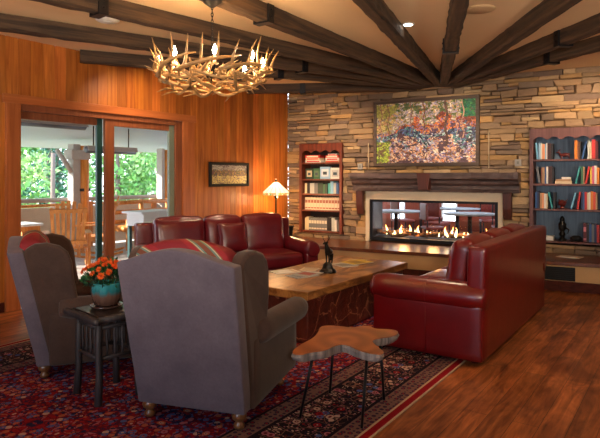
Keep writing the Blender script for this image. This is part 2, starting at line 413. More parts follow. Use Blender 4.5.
# ------------------------------------------------------------------ room shell
room = [W(-7, 0), W(SC, 0), S(7.2, 0), Vector((S(7.2, 0).x, -4, 0)), Vector((-7.5, -4, 0))]
fl = MB()
inv = Matrix.Rotation(A35, 4, 'Z')     # floor object turned so the boards run along the wood wall
ext = [W(-7, 0.0), W(SC, 0.0), S(0, 0.6), S(7.2, 0.6), room[3], room[4]]
fl.prism([(p.x, p.y) for p in (inv @ q for q in ext)], -0.1, 0, axis='z')
struct(fl.build('floor', m_floor), rotz=-A35)
ce = MB(); ce.prism([(p.x, p.y) for p in ext], CEIL, CEIL+0.12, axis='z'); struct(ce.build('ceiling', m_ceil))

# wood wall: individual upright boards in one wall mesh
wl = MB(); x = -7.0; DO0, DO1, DOZ = 0.10, 2.84, 2.36
rnd = random.Random(3)
while x < SC:
    x1 = min(x+0.147, SC); t = rnd.uniform(0.7, 1.15); r_ = rnd.random()
    if r_ < 0.09: t *= 0.5
    c = (t, t*rnd.uniform(0.9, 1.04), t*rnd.uniform(0.85, 1.05), 1)
    segs = [(x, x1)]
    zz = lambda a, b: DOZ if (b > DO0 and a < DO1) else 0
    cuts = sorted({x, x1} | {q for q in (DO0, DO1) if x < q < x1})
    for a_, b_ in zip(cuts[:-1], cuts[1:]):
        mid = (a_+b_)/2; z0 = DOZ if DO0 < mid < DO1 else 0
        wl.box(a_+(0.002 if a_ == x else 0), b_-(0.002 if b_ == x1 else 0), 0, 0.02, z0, CEIL, c)
    x = x1
dk = (0.12, 0.12, 0.12, 1)
wl.box(-7, DO0, 0.012, 0.16, 0, CEIL, dk); wl.box(DO1, SC, 0.012, 0.16, 0, CEIL, dk); wl.box(DO0, DO1, 0.012, 0.16, DOZ, CEIL, dk)
struct(wl.build('wall_left', m_panel), P0, WA)
bb = MB(); bb.box(-7, 0.04, -0.018, 0, 0, 0.11); bb.box(2.92, SC, -0.018, 0, 0, 0.11)
struct(bb.build('baseboard_left', m_dark, bevel=0.004), P0, WA)

# door casing
cs = MB(); cs.box(0.05, 0.22, -0.03, 0.0, 0, 2.40); cs.box(2.67, 2.90, -0.03, 0.0, 0, 2.40)
struct(cs.build('trim_1', m_trim, bevel=0.005), P0, WA)
cs = MB(); cs.box(0.02, 2.93, -0.035, -0.001, 2.31, 2.41)
struct(cs.build('trim_2', m_trimh, bevel=0.005), P0, WA)
cs = MB(); cs.box(DO0, 0.225, 0, 0.16, 0, 2.31); cs.box(2.551, DO1, 0, 0.16, 0, 2.31); cs.box(0.225, 2.551, 0, 0.16, 2.24, DOZ)
struct(cs.build('trim_3', m_doorf, bevel=0.004), P0, WA)
def door(n, s0, s1, y0, y1, stl, str_, mats):
    r = bpy.data.objects.new('door_%d' % n, None); COL.objects.link(r); r.location = P0; r.rotation_euler = (0, 0, WA); r['kind'] = 'structure'
    MB().box(s0, s0+stl, y0, y1, 0, 2.24).build('door_stile', mats[0], r, bevel=0.004)
    MB().box(s1-str_, s1, y0, y1, 0, 2.24).build('door_stile', mats[1], r, bevel=0.004)
    MB().box(s0+stl, s1-str_, y0, y1, 2.155, 2.24).build('top_rail', m_doorf, r, bevel=0.004)
    MB().box(s0+stl, s1-str_, y0, y1, 0, 0.16).build('bottom_rail', m_doorf, r, bevel=0.004)
    MB().box(s0+stl, s1-str_, (y0+y1)/2-0.004, (y0+y1)/2+0.004, 0.16, 2.155).build('glass_pane', m_glass, r)
    return r
door(1, 0.226, 1.365, 0.09, 0.13, 0.06, 0.08, (m_doorf, m_greenframe))
door(2, 1.365, 2.55, 0.03, 0.075, 0.14, 0.10, (m_doorf, m_greyframe))

# stone wall: backing plus dry-laid ledge stones
BL = (0.283, 1.156, 0.47, 2.09); BR = (4.24, 5.29, 0.50, 2.20); FP = (1.60, 3.86, 0.36, 1.24); FB = (1.67, 3.79, 0.405, 1.10)
bk = MB()
xs = [0, BL[0], BL[1], FB[0], FB[1], BR[0], BR[1], 7.2]
for i in range(7):
    a_, b_ = xs[i], xs[i+1]; hole = {1: BL, 3: FB, 5: BR}.get(i)
    if hole: bk.box(a_, b_, 0.03, 0.5, 0, hole[2]); bk.box(a_, b_, 0.03, 0.5, hole[3], CEIL)
    else: bk.box(a_, b_, 0.03, 0.5, 0, CEIL)
bk.c = [L(70, 52, 38)]*len(bk.c)
rs = random.Random(11)
holes = [BL, FP, BR]
pal = [L(178, 150, 116), L(162, 134, 104), L(192, 166, 130), L(146, 122, 98), L(132, 114, 98), L(174, 140, 98), L(156, 134, 110), L(188, 152, 104), L(122, 104, 92)]
def stone_block(x0, x1, z0, z1):
    c = Vector(rs.choice(pal)[:3])*rs.uniform(0.86, 1.12); p = -rs.uniform(0.0, 0.045); g = 0.0035
    if rs.random() < 0.12: c = c*0.82
    x0 += g; x1 -= g; z0 += g; z1 -= g
    j = lambda m: rs.uniform(-m, m); m = min(0.02, (z1-z0)*0.2); b = 0.008
    vs = []
    for (px, pz) in ((x0, z0), (x1, z0), (x1, z1), (x0, z1)):
        vs.append((px+j(0.003), 0.03, pz))
    cx, cz = (x0+x1)/2, (z0+z1)/2; q = []
    for (px, pz) in ((x0, z0), (x1, z0), (x1, z1), (x0, z1)):
        q.append((px+j(m)*1.3*(-1 if False else 1), pz+j(m)*0.8))
    for (px, pz) in q: vs.append((px, p+b, pz))
    for (px, pz) in q:
        vs.append((px+(b if px < cx else -b), p+j(0.006), pz+(b if pz < cz else -b)))
    fs = [(8, 9, 10, 11)]
    for k in range(4):
        n = (k+1) % 4; fs.append((k, n, 4+n, 4+k)); fs.append((4+k, 4+n, 8+n, 8+k))
    bk.add(vs, fs, (c.x, c.y, c.z, 1))
z = 0.0
while z < CEIL-0.01:
    h = rs.choice([0.05, 0.065, 0.08, 0.10, 0.12]); z1 = min(z+h, CEIL)
    if CEIL-z1 < 0.03: z1 = CEIL
    x = 0.0
    while x < 7.2:
        ln = rs.uniform(0.16, 0.50); x1 = min(x+ln, 7.2)
        spans = [(x, x1, z, z1)]
        for (a_, b_, c_, d_) in holes:
            out = []
            for (p, q, r, s) in spans:
                if q <= a_ or p >= b_ or s <= c_ or r >= d_: out.append((p, q, r, s)); continue
                if p < a_: out.append((p, a_, r, s))
                if q > b_: out.append((b_, q, r, s))
                pp, qq = max(p, a_), min(q, b_)
                if r < c_: out.append((pp, qq, r, c_))
                if s > d_: out.append((pp, qq, d_, s))
            spans = out
        for (p, q, r, s) in spans:
            if q-p > 0.02 and s-r > 0.012:
                if s-r > 0.085 and q-p > 0.2 and rs.random() < 0.35:
                    zm = (r+s)/2+rs.uniform(-0.01, 0.01); xm = p+(q-p)*rs.uniform(0.4, 0.6)
                    stone_block(p, q, r, zm); stone_block(p, xm, zm, s); stone_block(xm, q, zm, s)
                else: stone_block(p, q, r, s)
        x = x1
    z = z1
struct(bk.build('wall_back', m_stone), CR, SA)
# right-hand wall, outside the frame, closes the room
rw = MB(); e = S(7.2, 0); rw.box(e.x, e.x+0.15, -4, e.y+0.4, 0, CEIL); struct(rw.build('wall_right', m_beige))
rw = MB(); rw.box(-7.6, e.x, -4.15, -4, 0, CEIL); struct(rw.build('wall_front', m_beige))
q = W(-7, 0); rw = MB(); rw.prism([(q.x, q.y), (-7.5, -4), (-7.65, -4), (q.x-0.15, q.y)], 0, CEIL, axis='z'); struct(rw.build('wall_side', m_beige))

# ------------------------------------------------------------------ hearth
H0 = S(0.0, 0); hz = 0.385
pl = [S(0.03, -0.003), S(7.1, -0.003)]
d = Vector((3.61, -1.90, 0)).normalized(); F0 = Vector((0.18, 8.98, 0))
fA = F0-d*0.75; fB = F0+d*6.4
h = thing('raised_hearth', 'long raised fireplace ledge with glossy dark wooden top and beige front along the stone wall', 'hearth')
def hp(inset): 
    n = Vector((-d.y, d.x, 0))*inset
    return [(p.x, p.y) for p in (S(0.12, -0.052), fA+n, fB+n, S(7.1, -0.052))]
MB().prism(hp(0.0), hz-0.05, hz, axis='z').build('hearth_top', m_hearth, h, bevel=0.006)
MB().prism(hp(0.05), 0.0, hz-0.05, axis='z').build('hearth_face', m_beige, h)
MB().prism([(p.x, p.y) for p in (fA+d*0.01+Vector((-d.y, d.x, 0))*0.05, fB+Vector((-d.y, d.x, 0))*0.05, fB+Vector((-d.y, d.x, 0))*0.01, fA+d*0.01+Vector((-d.y, d.x, 0))*0.01)], 0, 0.125, axis='z').build('toe_board', m_dark, h, bevel=0.004)
# vent on the hearth face near the right bookcase
ve = MB(); a0 = F0+d*3.44; n_ = Vector((-d.y, d.x, 0)); Mv = Matrix.Translation(a0)@Matrix.Rotation(math.atan2(d.y, d.x), 4, 'Z')
ve.box(0, 0.36, 0.030, 0.05, 0.135, 0.31, M=Mv)
vo = ve.build('air_vent', m_black, h, bevel=0.004)
for k in range(6): MB().box(0.02, 0.34, 0.024, 0.031, 0.15+k*0.026, 0.158+k*0.026, M=Mv).build('vent_louvre', m_black, vo)

# ------------------------------------------------------------------ fireplace
f = thing('see_through_fireplace', 'wide glass fronted gas fireplace with flames and pale stone surround in the stone wall', 'fireplace', CR, SA)
su = MB(); su.box(FP[0], FB[0], -0.05, 0.03, 0.386, FP[3]); su.box(FB[1], FP[1], -0.05, 0.03, 0.386, FP[3]); su.box(FB[0], FB[1], -0.05, 0.03, FB[3], FP[3])
su.build('surround', m_cream, f, bevel=0.004)
fr = MB(); t = 0.05
fr.box(FB[0], FB[0]+t, -0.03, 0.05, FB[2], FB[3]); fr.box(FB[1]-t, FB[1], -0.03, 0.05, FB[2], FB[3])
fr.box(FB[0]+t, FB[1]-t, -0.03, 0.05, FB[3]-0.04, FB[3]); fr.box(FB[0]+t, FB[1]-t, -0.03, 0.05, FB[2], FB[2]+0.055)
fr.build('metal_frame', m_iron, f, bevel=0.003)
lin = MB(); lin.box(FB[0]+0.001, FB[0]+0.02, 0.05, 0.499, FB[2], FB[3]); lin.box(FB[1]-0.02, FB[1]-0.001, 0.05, 0.499, FB[2], FB[3])
lin.box(FB[0]+0.02, FB[1]-0.02, 0.05, 0.499, FB[3]-0.015, FB[3]-0.001); lin.box(FB[0]+0.02, FB[1]-0.02, 0.05, 0.499, FB[2]+0.001, FB[2]+0.05)
lin.build('firebox_liner', m_black, f)
MB().box(FB[0]+t, FB[1]-t, 0.0, 0.005, FB[2]+0.055, FB[3]-0.04).build('glass_pane', m_fireglass, f)
a = NT('glowing_log'); ff = a.noise(a.mapping(), 12, 5, 0.7); a.base(a.ramp(ff, [(0.3, L(30, 22, 20)), (0.7, L(110, 84, 66))])); a.set(0.9)
a.l(a.ramp(ff, [(0.58, (0, 0, 0, 1)), (0.7, (1.0, 0.2, 0.02, 1))]), a.p.inputs['Emission Color']); a.p.inputs['Emission Strength'].default_value = 1.5; a.bump(ff, 0.6, 0.02)
m_ember = a.m
for k in range(15):
    u = FB[0]+0.12+k*0.128; lg = MB(); q = rs.uniform(-0.5, 0.5); ll = rs.uniform(0.12, 0.2)
    c0 = Vector((u, rs.uniform(0.16, 0.34), FB[2]+0.085+rs.uniform(0, 0.05))); dv = Vector((math.cos(q), math.sin(q), rs.uniform(-0.2, 0.25)))
    lg.tube([c0-dv*ll, c0, c0+dv*ll], [0.025, 0.036, 0.022], 9).build('gas_log', m_ember, f)
a = NT('flame'); sp = a.n('ShaderNodeSeparateXYZ'); a.l(a.tc.outputs['Object'], sp.inputs[0])
a.l(a.ramp(sp.outputs[2], [(0.0, (1.0, 0.75, 0.3, 1)), (0.06, (1.0, 0.72, 0.28, 1)), (0.16, (1.0, 0.32, 0.05, 1))]), a.p.inputs['Emission Color'])
a.p.inputs['Emission Strength'].default_value = 5; a.base((0.8, 0.4, 0.1, 1)); m_flame = a.m
for k in range(26):
    u = FB[0]+0.22+k*0.071+rs.uniform(-0.03, 0.03); hh = rs.choice([0.05, 0.07, 0.09, 0.13, 0.17]); r = rs.uniform(0.012, 0.024)
    fm = MB(); fm.lathe([(0.002, 0), (r*0.8, hh*0.1), (r, hh*0.25), (r*0.75, hh*0.5), (r*0.35, hh*0.78), (0.001, hh)], 8)
    for i, v in enumerate(fm.v): v.x += 0.02*math.sin(v.z*30+k)*v.z/0.15
    fm.build('flame', m_flame, f, loc=(u, rs.uniform(0.15, 0.3), FB[2]+0.09))
for u in (2.2, 2.7, 3.2):
    lo = light('POINT', 'fire_glow', (u, 0.22, 0.62), 5, (1.0, 0.45, 0.15), shadow_soft_size=0.08); lo.parent = f

# mantel
mt = thing('mantel_shelf', 'heavy rough hewn dark wood mantel above the fireplace with centre keystone and side brackets', 'mantel', CR, SA)
prof = [(-0.05, 1.245), (-0.17, 1.245), (-0.19, 1.30), (-0.185, 1.345), (-0.235, 1.385), (-0.25, 1.43), (-0.30, 1.46), (-0.31, 1.55), (-0.05, 1.55)]
mb = MB(); N = 40; rr = random.Random(5); rings = []
for i in range(N+1):
    u = 1.42+(4.12-1.42)*i/N
    e0 = min(i, N-i)
    rings.append([(u+(0.0 if e0 else 0), y+(rr.uniform(-0.008, 0.008) if y < -0.06 else 0), z+rr.uniform(-0.004, 0.004)) for y, z in prof])
vs = [p for r in rings for p in r]; np_ = len(prof); fs = []
for i in range(N):
    for k in range(np_):
        k2 = (k+1) % np_; fs.append((i*np_+k, i*np_+k2, (i+1)*np_+k2, (i+1)*np_+k))
fs += [tuple(range(np_)), tuple(N*np_+k for k in range(np_))]
mb.add(vs, fs).build('mantel_board', m_mantel, mt)
for u in (1.46, 3.88):
    c = MB(); c.prism([(-0.05, 0.83), (-0.10, 0.85), (-0.13, 1.0), (-0.15, 1.244), (-0.05, 1.244)], u, u+0.12, axis='x').build('side_bracket', m_corbel, mt, bevel=0.006)
MB().prism([(2.60, 1.548), (2.82, 1.548), (2.79, 1.28), (2.63, 1.28)], -0.335, -0.17).build('keystone', m_corbel, mt, bevel=0.008)

# ------------------------------------------------------------------ bookcases
def bookcase(name_lab, B, shelves, mwood, mback, nsc, openr=0):
    r = thing('built_in_bookcase', name_lab, 'bookcase', CR, SA)
    x0, x1, z0, z1 = B; t = 0.05 if openr == 0 else 0.06
    x0 += 0.002; x1 -= 0.002; z0 += 0.002; z1 -= 0.002
    fr = MB(); fr.box(x0, x0+t, -0.07, 0.29, z0, z1); fr.build('side_panel', mwood, r, bevel=0.003)
    fr = MB(); fr.box(x1-t, x1, -0.07, 0.29, z0, z1); fr.build('side_panel', mwood, r, bevel=0.003)
    MB().box(x0+t, x1-t, -0.06, 0.28, z1-0.03, z1).build('top_panel', mwood, r)
    # scalloped valance
    a_, b_ = x0+t, x1-t; poly = [(a_, z1-0.03), (a_, z1-0.17)]; K = nsc; n = 10
    for k in range(K):
        c0 = a_+(b_-a_)*(k+0.08)/K; c1 = a_+(b_-a_)*(k+0.92)/K
        for i in range(n+1):
            q = i/n; poly.append((c0+(c1-c0)*q, z1-0.165+0.04*math.sin(PI*q)**0.8))
    poly += [(b_, z1-0.17), (b_, z1-0.03)]
    MB().prism(poly, -0.065, -0.045).build('scalloped_valance', mwood, r)
    MB().box(x0+t, x1-t, 0.27, 0.285, z0, z1-0.03).build('back_panel', mback, r)
    for z in shelves: MB().box(x0+t, x1-t, -0.05, 0.27, z-0.028, z).build('shelf', mwood, r, bevel=0.003)
    return r, x0+t, x1-t
LS = [0.51, 0.884, 1.18, 1.446, 1.743]; RS_ = [0.555, 1.02, 1.386, 1.745]
bookcase('narrow brown five shelf bookcase set in the stone wall left of the fireplace', BL, LS, m_case, m_casebackd, 4)
bookcase('wide bookcase with blue back set in the stone wall right of the fireplace', BR, RS_, m_case2, m_caseback, 5)

ORD = ['first', 'second', 'third', 'fourth', 'fifth', 'sixth', 'seventh', 'eighth', 'ninth', 'tenth', 'eleventh', 'twelfth', 'thirteenth']
CN = {'sky blue': (120, 180, 215), 'white': (225, 222, 212), 'cream': (214, 194, 158), 'peach': (226, 150, 100), 'black': (26, 22, 26), 'dark brown': (60, 30, 24),
      'orange': (224, 130, 30), 'brown': (104, 60, 36), 'blue': (40, 84, 140), 'pale grey': (176, 180, 176), 'red': (190, 36, 30), 'grey': (110, 112, 116), 'tan': (180, 140, 100),
      'teal': (50, 150, 150), 'green': (50, 104, 70), 'yellow': (220, 190, 60), 'pink': (214, 90, 130), 'navy': (30, 40, 84), 'dark green': (28, 56, 44), 'light blue': (150, 190, 220),
      'coral': (220, 80, 50), 'maroon': (96, 20, 30)}
def book_mesh(t, h, dpt, col, band=None):
    b = MB(); c = L(*col); pg = L(226, 214, 190); k = 0.003
    b.box(0, k, 0, dpt, 0, h, c); b.box(t-k, t, 0, dpt, 0, h, c); b.box(k, t-k, 0, k, 0, h, c); b.box(k, t-k, k, dpt-0.006, 0.004, h-0.005, pg)
    if band: b.box(k, t-k, -0.0012, 0, h*0.55, h*0.8, L(*band)); b.box(k, t-k, -0.0012, 0, h*0.1, h*0.2, L(*band))
    return b
def row(case, shelfname, z, x, items, side, group, y=0.02):
    """items: (colour, thickness, height, lean degrees)"""
    n = 0
    for it in items:
        if it[0] == 'gap': x += it[1]; continue
        cn, t, h, lean = it[:4]; band = it[4] if len(it) > 4 else None
        o = book_mesh(t, h, 0.17, CN[cn], band).build('book', m_paper)
        a_ = math.radians(lean)
        if lean >= 0:  # leans to the right (top to the right)
            xx = x; M = Matrix.Translation((xx, y, z+0.0006+t*math.sin(a_)))
        else:
            xx = x+h*math.sin(-a_); M = Matrix.Translation((xx, y, z+0.0006))
        o.matrix_world = Matrix.Translation(CR)@Matrix.Rotation(SA, 4, 'Z')@M@Matrix.Rotation(a_, 4, 'Y')
        adj = 'tall ' if h > 0.24 else ('small ' if h < 0.19 else '')
        st = ' leaning' if lean else ' upright'
        lab = '%s%s%s book, %s from left%s, %s, %s bookcase' % (adj, cn, ' leaning' if lean else '', ORD[n], ' in the '+side if side != 'row' else '', shelfname, case)
        tag(o, lab, 'book', group)
        n += 1; x += (t*math.cos(a_)+h*math.sin(abs(a_)) if lean and (items.index(it) == len(items)-1 or True) else t)+0.002
    return x
xr = BR[0]+0.07
G = 'books in the right bookcase'
row('right', 'top shelf', 1.745, xr, [('sky blue', 0.022, 0.25, -6), ('light blue', 0.022, 0.26, 0), ('white', 0.02, 0.24, 0), ('peach', 0.035, 0.225, 0), ('sky blue', 0.015, 0.23, 0), ('white', 0.015, 0.24, 0), ('dark brown', 0.045, 0.235, 0), ('black', 0.03, 0.23, 0)], 'left run', G)
row('right', 'top shelf', 1.745, xr+0.525, [('orange', 0.038, 0.27, 0), ('brown', 0.025, 0.25, 0), ('black', 0.02, 0.25, 0), ('blue', 0.022, 0.26, 12), ('pale grey', 0.03, 0.27, 0), ('cream', 0.02, 0.24, 0), ('red', 0.045, 0.27, 0), ('maroon', 0.03, 0.25, 0)], 'right run', G)
row('right', 'second shelf', 1.386, xr+0.01, [('grey', 0.028, 0.25, -9), ('brown', 0.02, 0.24, 0), ('tan', 0.028, 0.24, 0), ('blue', 0.02, 0.25, 0), ('white', 0.024, 0.25, 0), ('dark brown', 0.05, 0.255, 0), ('black', 0.02, 0.24, 0)], 'left run', G)
row('right', 'second shelf', 1.386, xr+0.53, [('teal', 0.024, 0.25, 12), ('green', 0.028, 0.25, 0), ('tan', 0.018, 0.24, 0), ('red', 0.024, 0.25, 10), ('yellow', 0.022, 0.24, 0), ('pink', 0.026, 0.25, 0), ('white', 0.03, 0.26, 0), ('orange', 0.03, 0.23, 0)], 'right run', G)
row('right', 'third shelf', 1.02, xr, [('blue', 0.025, 0.24, 0), ('navy', 0.02, 0.25, 0), ('black', 0.016, 0.24, 0), ('tan', 0.022, 0.23, 0), ('peach', 0.028, 0.225, 0), ('white', 0.026, 0.215, 0), ('cream', 0.02, 0.22, 0), ('teal', 0.022, 0.245, -12), ('black', 0.03, 0.24, 0)], 'left run', G)
row('right', 'third shelf', 1.02, xr+0.47, [('sky blue', 0.022, 0.24, 14), ('red', 0.026, 0.25, 8), ('navy', 0.018, 0.24, 0), ('blue', 0.02, 0.25, 0), ('red', 0.03, 0.25, 0), ('cream', 0.018, 0.24, 0), ('white', 0.022, 0.25, 0), ('orange', 0.03, 0.26, 0), ('coral', 0.03, 0.25, 0), ('tan', 0.02, 0.24, 0)], 'right run', G)
row('right', 'bottom shelf', 0.555, xr+0.64, [('maroon', 0.04, 0.27, 0, (210, 120, 130)), ('black', 0.03, 0.26, 0), ('blue', 0.03, 0.27, 0), ('grey', 0.03, 0.25, 0), ('navy', 0.03, 0.26, 0), ('red', 0.03, 0.25, 0)], 'right run', G)
def flat(label, cn, cxy, z, sx_, sy_, sz, group, name='book'):
    b = MB(); c = L(*CN[cn]); b.box(0, sx_, 0, sy_, 0, 0.004, c); b.box(0, sx_, 0, sy_, sz-0.004, sz, c); b.box(0, sx_, 0, 0.003, 0.004, sz-0.004, c); b.box(0.004, sx_-0.004, 0.003, sy_-0.005, 0.004, sz-0.004, L(226, 214, 190))
    o = b.build(name, m_paper); o.matrix_world = Matrix.Translation(CR)@Matrix.Rotation(SA, 4, 'Z')@Matrix.Translation((cxy[0], cxy[1], z+0.0006)); tag(o, label, 'book', group); return o
flat('cream book lying flat, lowest of the pile, second shelf, right bookcase', 'cream', (xr+0.27, 0.0), 1.386, 0.22, 0.16, 0.035, G)
flat('tan book lying flat, middle of the pile, second shelf, right bookcase', 'tan', (xr+0.28, 0.0), 1.4222, 0.20, 0.15, 0.03, G)
flat('white book lying flat, topmost of the pile, second shelf, right bookcase', 'white', (xr+0.36, 0.0), 1.4534, 0.12, 0.14, 0.03, G)
flat('white box file lying flat on the bottom shelf of the right bookcase', 'white', (xr+0.12, 0.0), 0.555, 0.13, 0.16, 0.06, G, 'box_file')
flat('cream book at the far left, bottom shelf, right bookcase', 'cream', (xr+0.02, 0.02), 0.555, 0.03, 0.16, 0.2, G)
# ornaments in the right bookcase
def orn(name, label, cat, u, z, mb, mat, remesh=0.005, y=0.08):
    o = mb.build(name, mat, remesh=remesh); o.matrix_world = Matrix.Translation(CR)@Matrix.Rotation(SA, 4, 'Z')@Matrix.Translation((u, y, z+0.001)); tag(o, label, cat); return o
def moose(k):
    b = MB(); b.tube([(-0.07, 0, 0.055), (0, 0, 0.065), (0.06, 0, 0.06)], [0.02, 0.028, 0.022], 8); b.tube([(-0.06, 0, 0.06), (-0.09, 0, 0.10), (-0.12, 0, 0.10)], [0.018, 0.014, 0.01], 8)
    for x in (-0.055, 0.05):
        for y in (-0.015, 0.015): b.tube([(x, y, 0.05), (x+0.005, y, 0.0)], [0.009, 0.006], 6)
    for s in (-1, 1): b.tube([(-0.09, 0, 0.105), (-0.08, s*0.03, 0.13), (-0.06, s*0.04, 0.15)], [0.006, 0.008, 0.003], 6); b.tube([(-0.085, s*0.02, 0.12), (-0.11, s*0.035, 0.145)], [0.006, 0.003], 6)
    return b
m_redwood = M_plain('dark_red_carving', L(90, 30, 24), 0.4)
orn('moose_figurine', 'small dark red moose figurine on the top shelf of the right bookcase', 'figurine', xr+0.40, 1.745, moose(0), m_redwood)
b = MB(); b.lathe([(0.03, 0), (0.035, 0.01), (0.02, 0.03), (0.05, 0.06), (0.06, 0.09), (0.03, 0.12), (0.02, 0.13)], 12)
for q in (0.3, 2.2, 4.0): b.tube([(0.03*math.cos(q), 0.03*math.sin(q), 0.1), (0.08*math.cos(q), 0.05*math.sin(q), 0.14)], [0.012, 0.005], 6)
orn('carved_figurine', 'small brown carved figurine on the third shelf of the right bookcase', 'figurine', xr+0.36, 1.02, b, m_redwood)
b = MB(); b.lathe([(0.06, 0), (0.06, 0.02), (0.03, 0.04), (0.045, 0.09), (0.03, 0.13), (0.05, 0.17), (0.055, 0.24), (0.03, 0.28), (0.035, 0.32), (0.01, 0.36)], 14); b.tube([(0.03, 0, 0.2), (0.09, 0, 0.16), (0.07, 0, 0.1)], [0.014, 0.012, 0.008], 7)
orn('standing_statuette', 'tall dark standing statuette on the bottom shelf of the right bookcase', 'figurine', xr+0.36, 0.555, b, m_bronze, 0.006)
b = MB(); b.lathe([(0.05, 0), (0.07, 0.02), (0.08, 0.05), (0.05, 0.075), (0.03, 0.08)], 14)
orn('black_bowl', 'low black bowl beside the statuette on the bottom shelf of the right bookcase', 'bowl', xr+0.265+0.28, 0.555, b, m_black, 0)

# left bookcase
xl = BL[0]+0.06; G2 = 'volumes in the left bookcase'
row('left', 'bottom shelf', 0.51, xl+0.01, [('cream', 0.035, 0.22, 0), ('cream', 0.045, 0.24, 0)]+[('grey', 0.052, 0.225, 0, (206, 200, 184))]*7+[('black', 0.09, 0.25, 0), ('pale grey', 0.06, 0.24, 0), ('white', 0.04, 0.2, 0)], 'row', G2)
# eleven matching volumes
for k in range(12):
    o = book_mesh(0.056, 0.225, 0.17, (212, 192, 168), (150, 90, 70)).build('book', m_paper)
    o.matrix_world = Matrix.Translation(CR)@Matrix.Rotation(SA, 4, 'Z')@Matrix.Translation((xl+0.015+k*0.061, 0.02, 0.8846))
    tag(o, 'cream volume, %s from left of the matching set, fourth shelf, left bookcase' % ORD[k], 'book', 'matching cream volumes')
row('left', 'third shelf', 1.18, xl+0.01, [('cream', 0.045, 0.19, 0), ('black', 0.06, 0.2, 0), ('pale grey', 0.09, 0.19, 0), ('grey', 0.07, 0.19, 0), ('dark green', 0.11, 0.19, 0), ('green', 0.03, 0.17, 0), ('dark green', 0.05, 0.18, 0), ('gap', 0.01), ('teal', 0.05, 0.19, 0), ('sky blue', 0.06, 0.22, 0), ('pale grey', 0.05, 0.2, 0), ('blue', 0.05, 0.2, 0)], 'row', G2)
for lab, cn, x0, wd, hh, inner in (('dark green box facing out, leftmost, second shelf of the left bookcase', 'dark green', 0.03, 0.15, 0.19, (200, 190, 160)),
        ('plain green box facing out on the second shelf of the left bookcase', 'green', 0.19, 0.13, 0.19, (90, 120, 90)),
        ('pale blue box facing out on the second shelf of the left bookcase', 'light blue', 0.33, 0.2, 0.22, (210, 220, 226)),
        ('white box facing out, rightmost, second shelf of the left bookcase', 'white', 0.54, 0.19, 0.2, (190, 190, 186))):
    b = MB(); b.box(0, wd, 0, 0.06, 0, hh, L(*CN[cn])); b.box(wd*0.15, wd*0.85, -0.002, 0, hh*0.2, hh*0.8, L(*inner)); b.box(wd*0.3, wd*0.7, -0.003, -0.002, hh*0.35, hh*0.6, L(60, 80, 90))
    o = b.build('game_box', m_paper); o.matrix_world = Matrix.Translation(CR)@Matrix.Rotation(SA, 4, 'Z')@Matrix.Translation((xl+x0, 0.02, 1.4466)); tag(o, lab, 'box', G2)
for lab, cn, x0, z_, wd, hh in (('white box, lowest of left pile, top shelf of the left bookcase', 'white', 0.03, 0, 0.33, 0.045), ('cream box, middle of left pile, top shelf of the left bookcase', 'cream', 0.04, 0.0456, 0.29, 0.04),
        ('red box, topmost of left pile, top shelf of the left bookcase', 'red', 0.03, 0.0862, 0.30, 0.05), ('tan box, lowest of right pile, top shelf of the left bookcase', 'tan', 0.44, 0, 0.29, 0.03),
        ('white box low in right pile, top shelf of the left bookcase', 'white', 0.45, 0.0306, 0.27, 0.05), ('red box near top of right pile, top shelf of the left bookcase', 'red', 0.45, 0.0812, 0.26, 0.045), ('small white box crowning right pile, top shelf of the left bookcase', 'white', 0.5, 0.1268, 0.17, 0.03)):
    b = MB(); b.box(0, wd, 0, 0.2, 0, hh, L(*CN[cn])); b.box(wd*0.1, wd*0.9, -0.002, 0, hh*0.25, hh*0.75, L(200, 60, 50) if cn != 'red' else L(230, 220, 200))
    o = b.build('game_box', m_paper); o.matrix_world = Matrix.Translation(CR)@Matrix.Rotation(SA, 4, 'Z')@Matrix.Translation((xl+x0, 0.0, 1.7436+z_)); tag(o, lab, 'box', G2)

# ------------------------------------------------------------------ wall items
from mathutils import noise as mnoise
def forest(x, z):
    """colour of a paint dab at 0..1, 0..1"""
    n1 = mnoise.noise((x*5, z*4, 3.1)); n2 = mnoise.noise((x*14, z*11, 9.7)); n3 = mnoise.noise((x*30, z*26, 1.7))
    zz = z+0.34*n1+0.14*n2; q = (n2*1.3+n3*1.0+n1*0.8+random.uniform(-0.4, 0.4))*0.75+0.45
    def pick(p): return p[max(0, min(len(p)-1, int(q*len(p))))]
    if zz > 0.70: c = pick([(70, 90, 50), (96, 110, 60), (150, 120, 80), (176, 170, 176), (150, 140, 170), (190, 160, 110), (120, 130, 70), (210, 200, 190)])
    elif zz > 0.53: c = pick([(110, 50, 30), (170, 80, 44), (210, 120, 60), (140, 116, 160), (120, 70, 60), (214, 160, 100), (80, 60, 90)])
    elif zz > 0.33: c = pick([(40, 50, 80), (90, 110, 160), (60, 130, 130), (150, 190, 190), (100, 96, 140), (200, 204, 220), (50, 100, 100), (60, 50, 60)])
    else: c = pick([(84, 60, 70), (190, 150, 120), (214, 170, 130), (236, 216, 196), (120, 110, 160), (200, 130, 84), (170, 164, 200), (110, 80, 70)])
    if x+0.06*n1 < 0.14 and z < 0.36: c = pick([(90, 110, 40), (150, 176, 50), (190, 206, 80), (120, 140, 50), (100, 80, 50)])
    if x+0.05*n1 < 0.2 and z > 0.5: c = pick([(150, 150, 70), (120, 110, 60), (196, 180, 110), (180, 130, 90), (160, 160, 150)])
    if x > 0.86 and z > 0.72: c = pick([(14, 80, 60), (20, 110, 80), (60, 130, 70), (30, 90, 50)])
    k = 0.9+0.35*random.random(); return L(*[min(255, q_*k) for q_ in c])
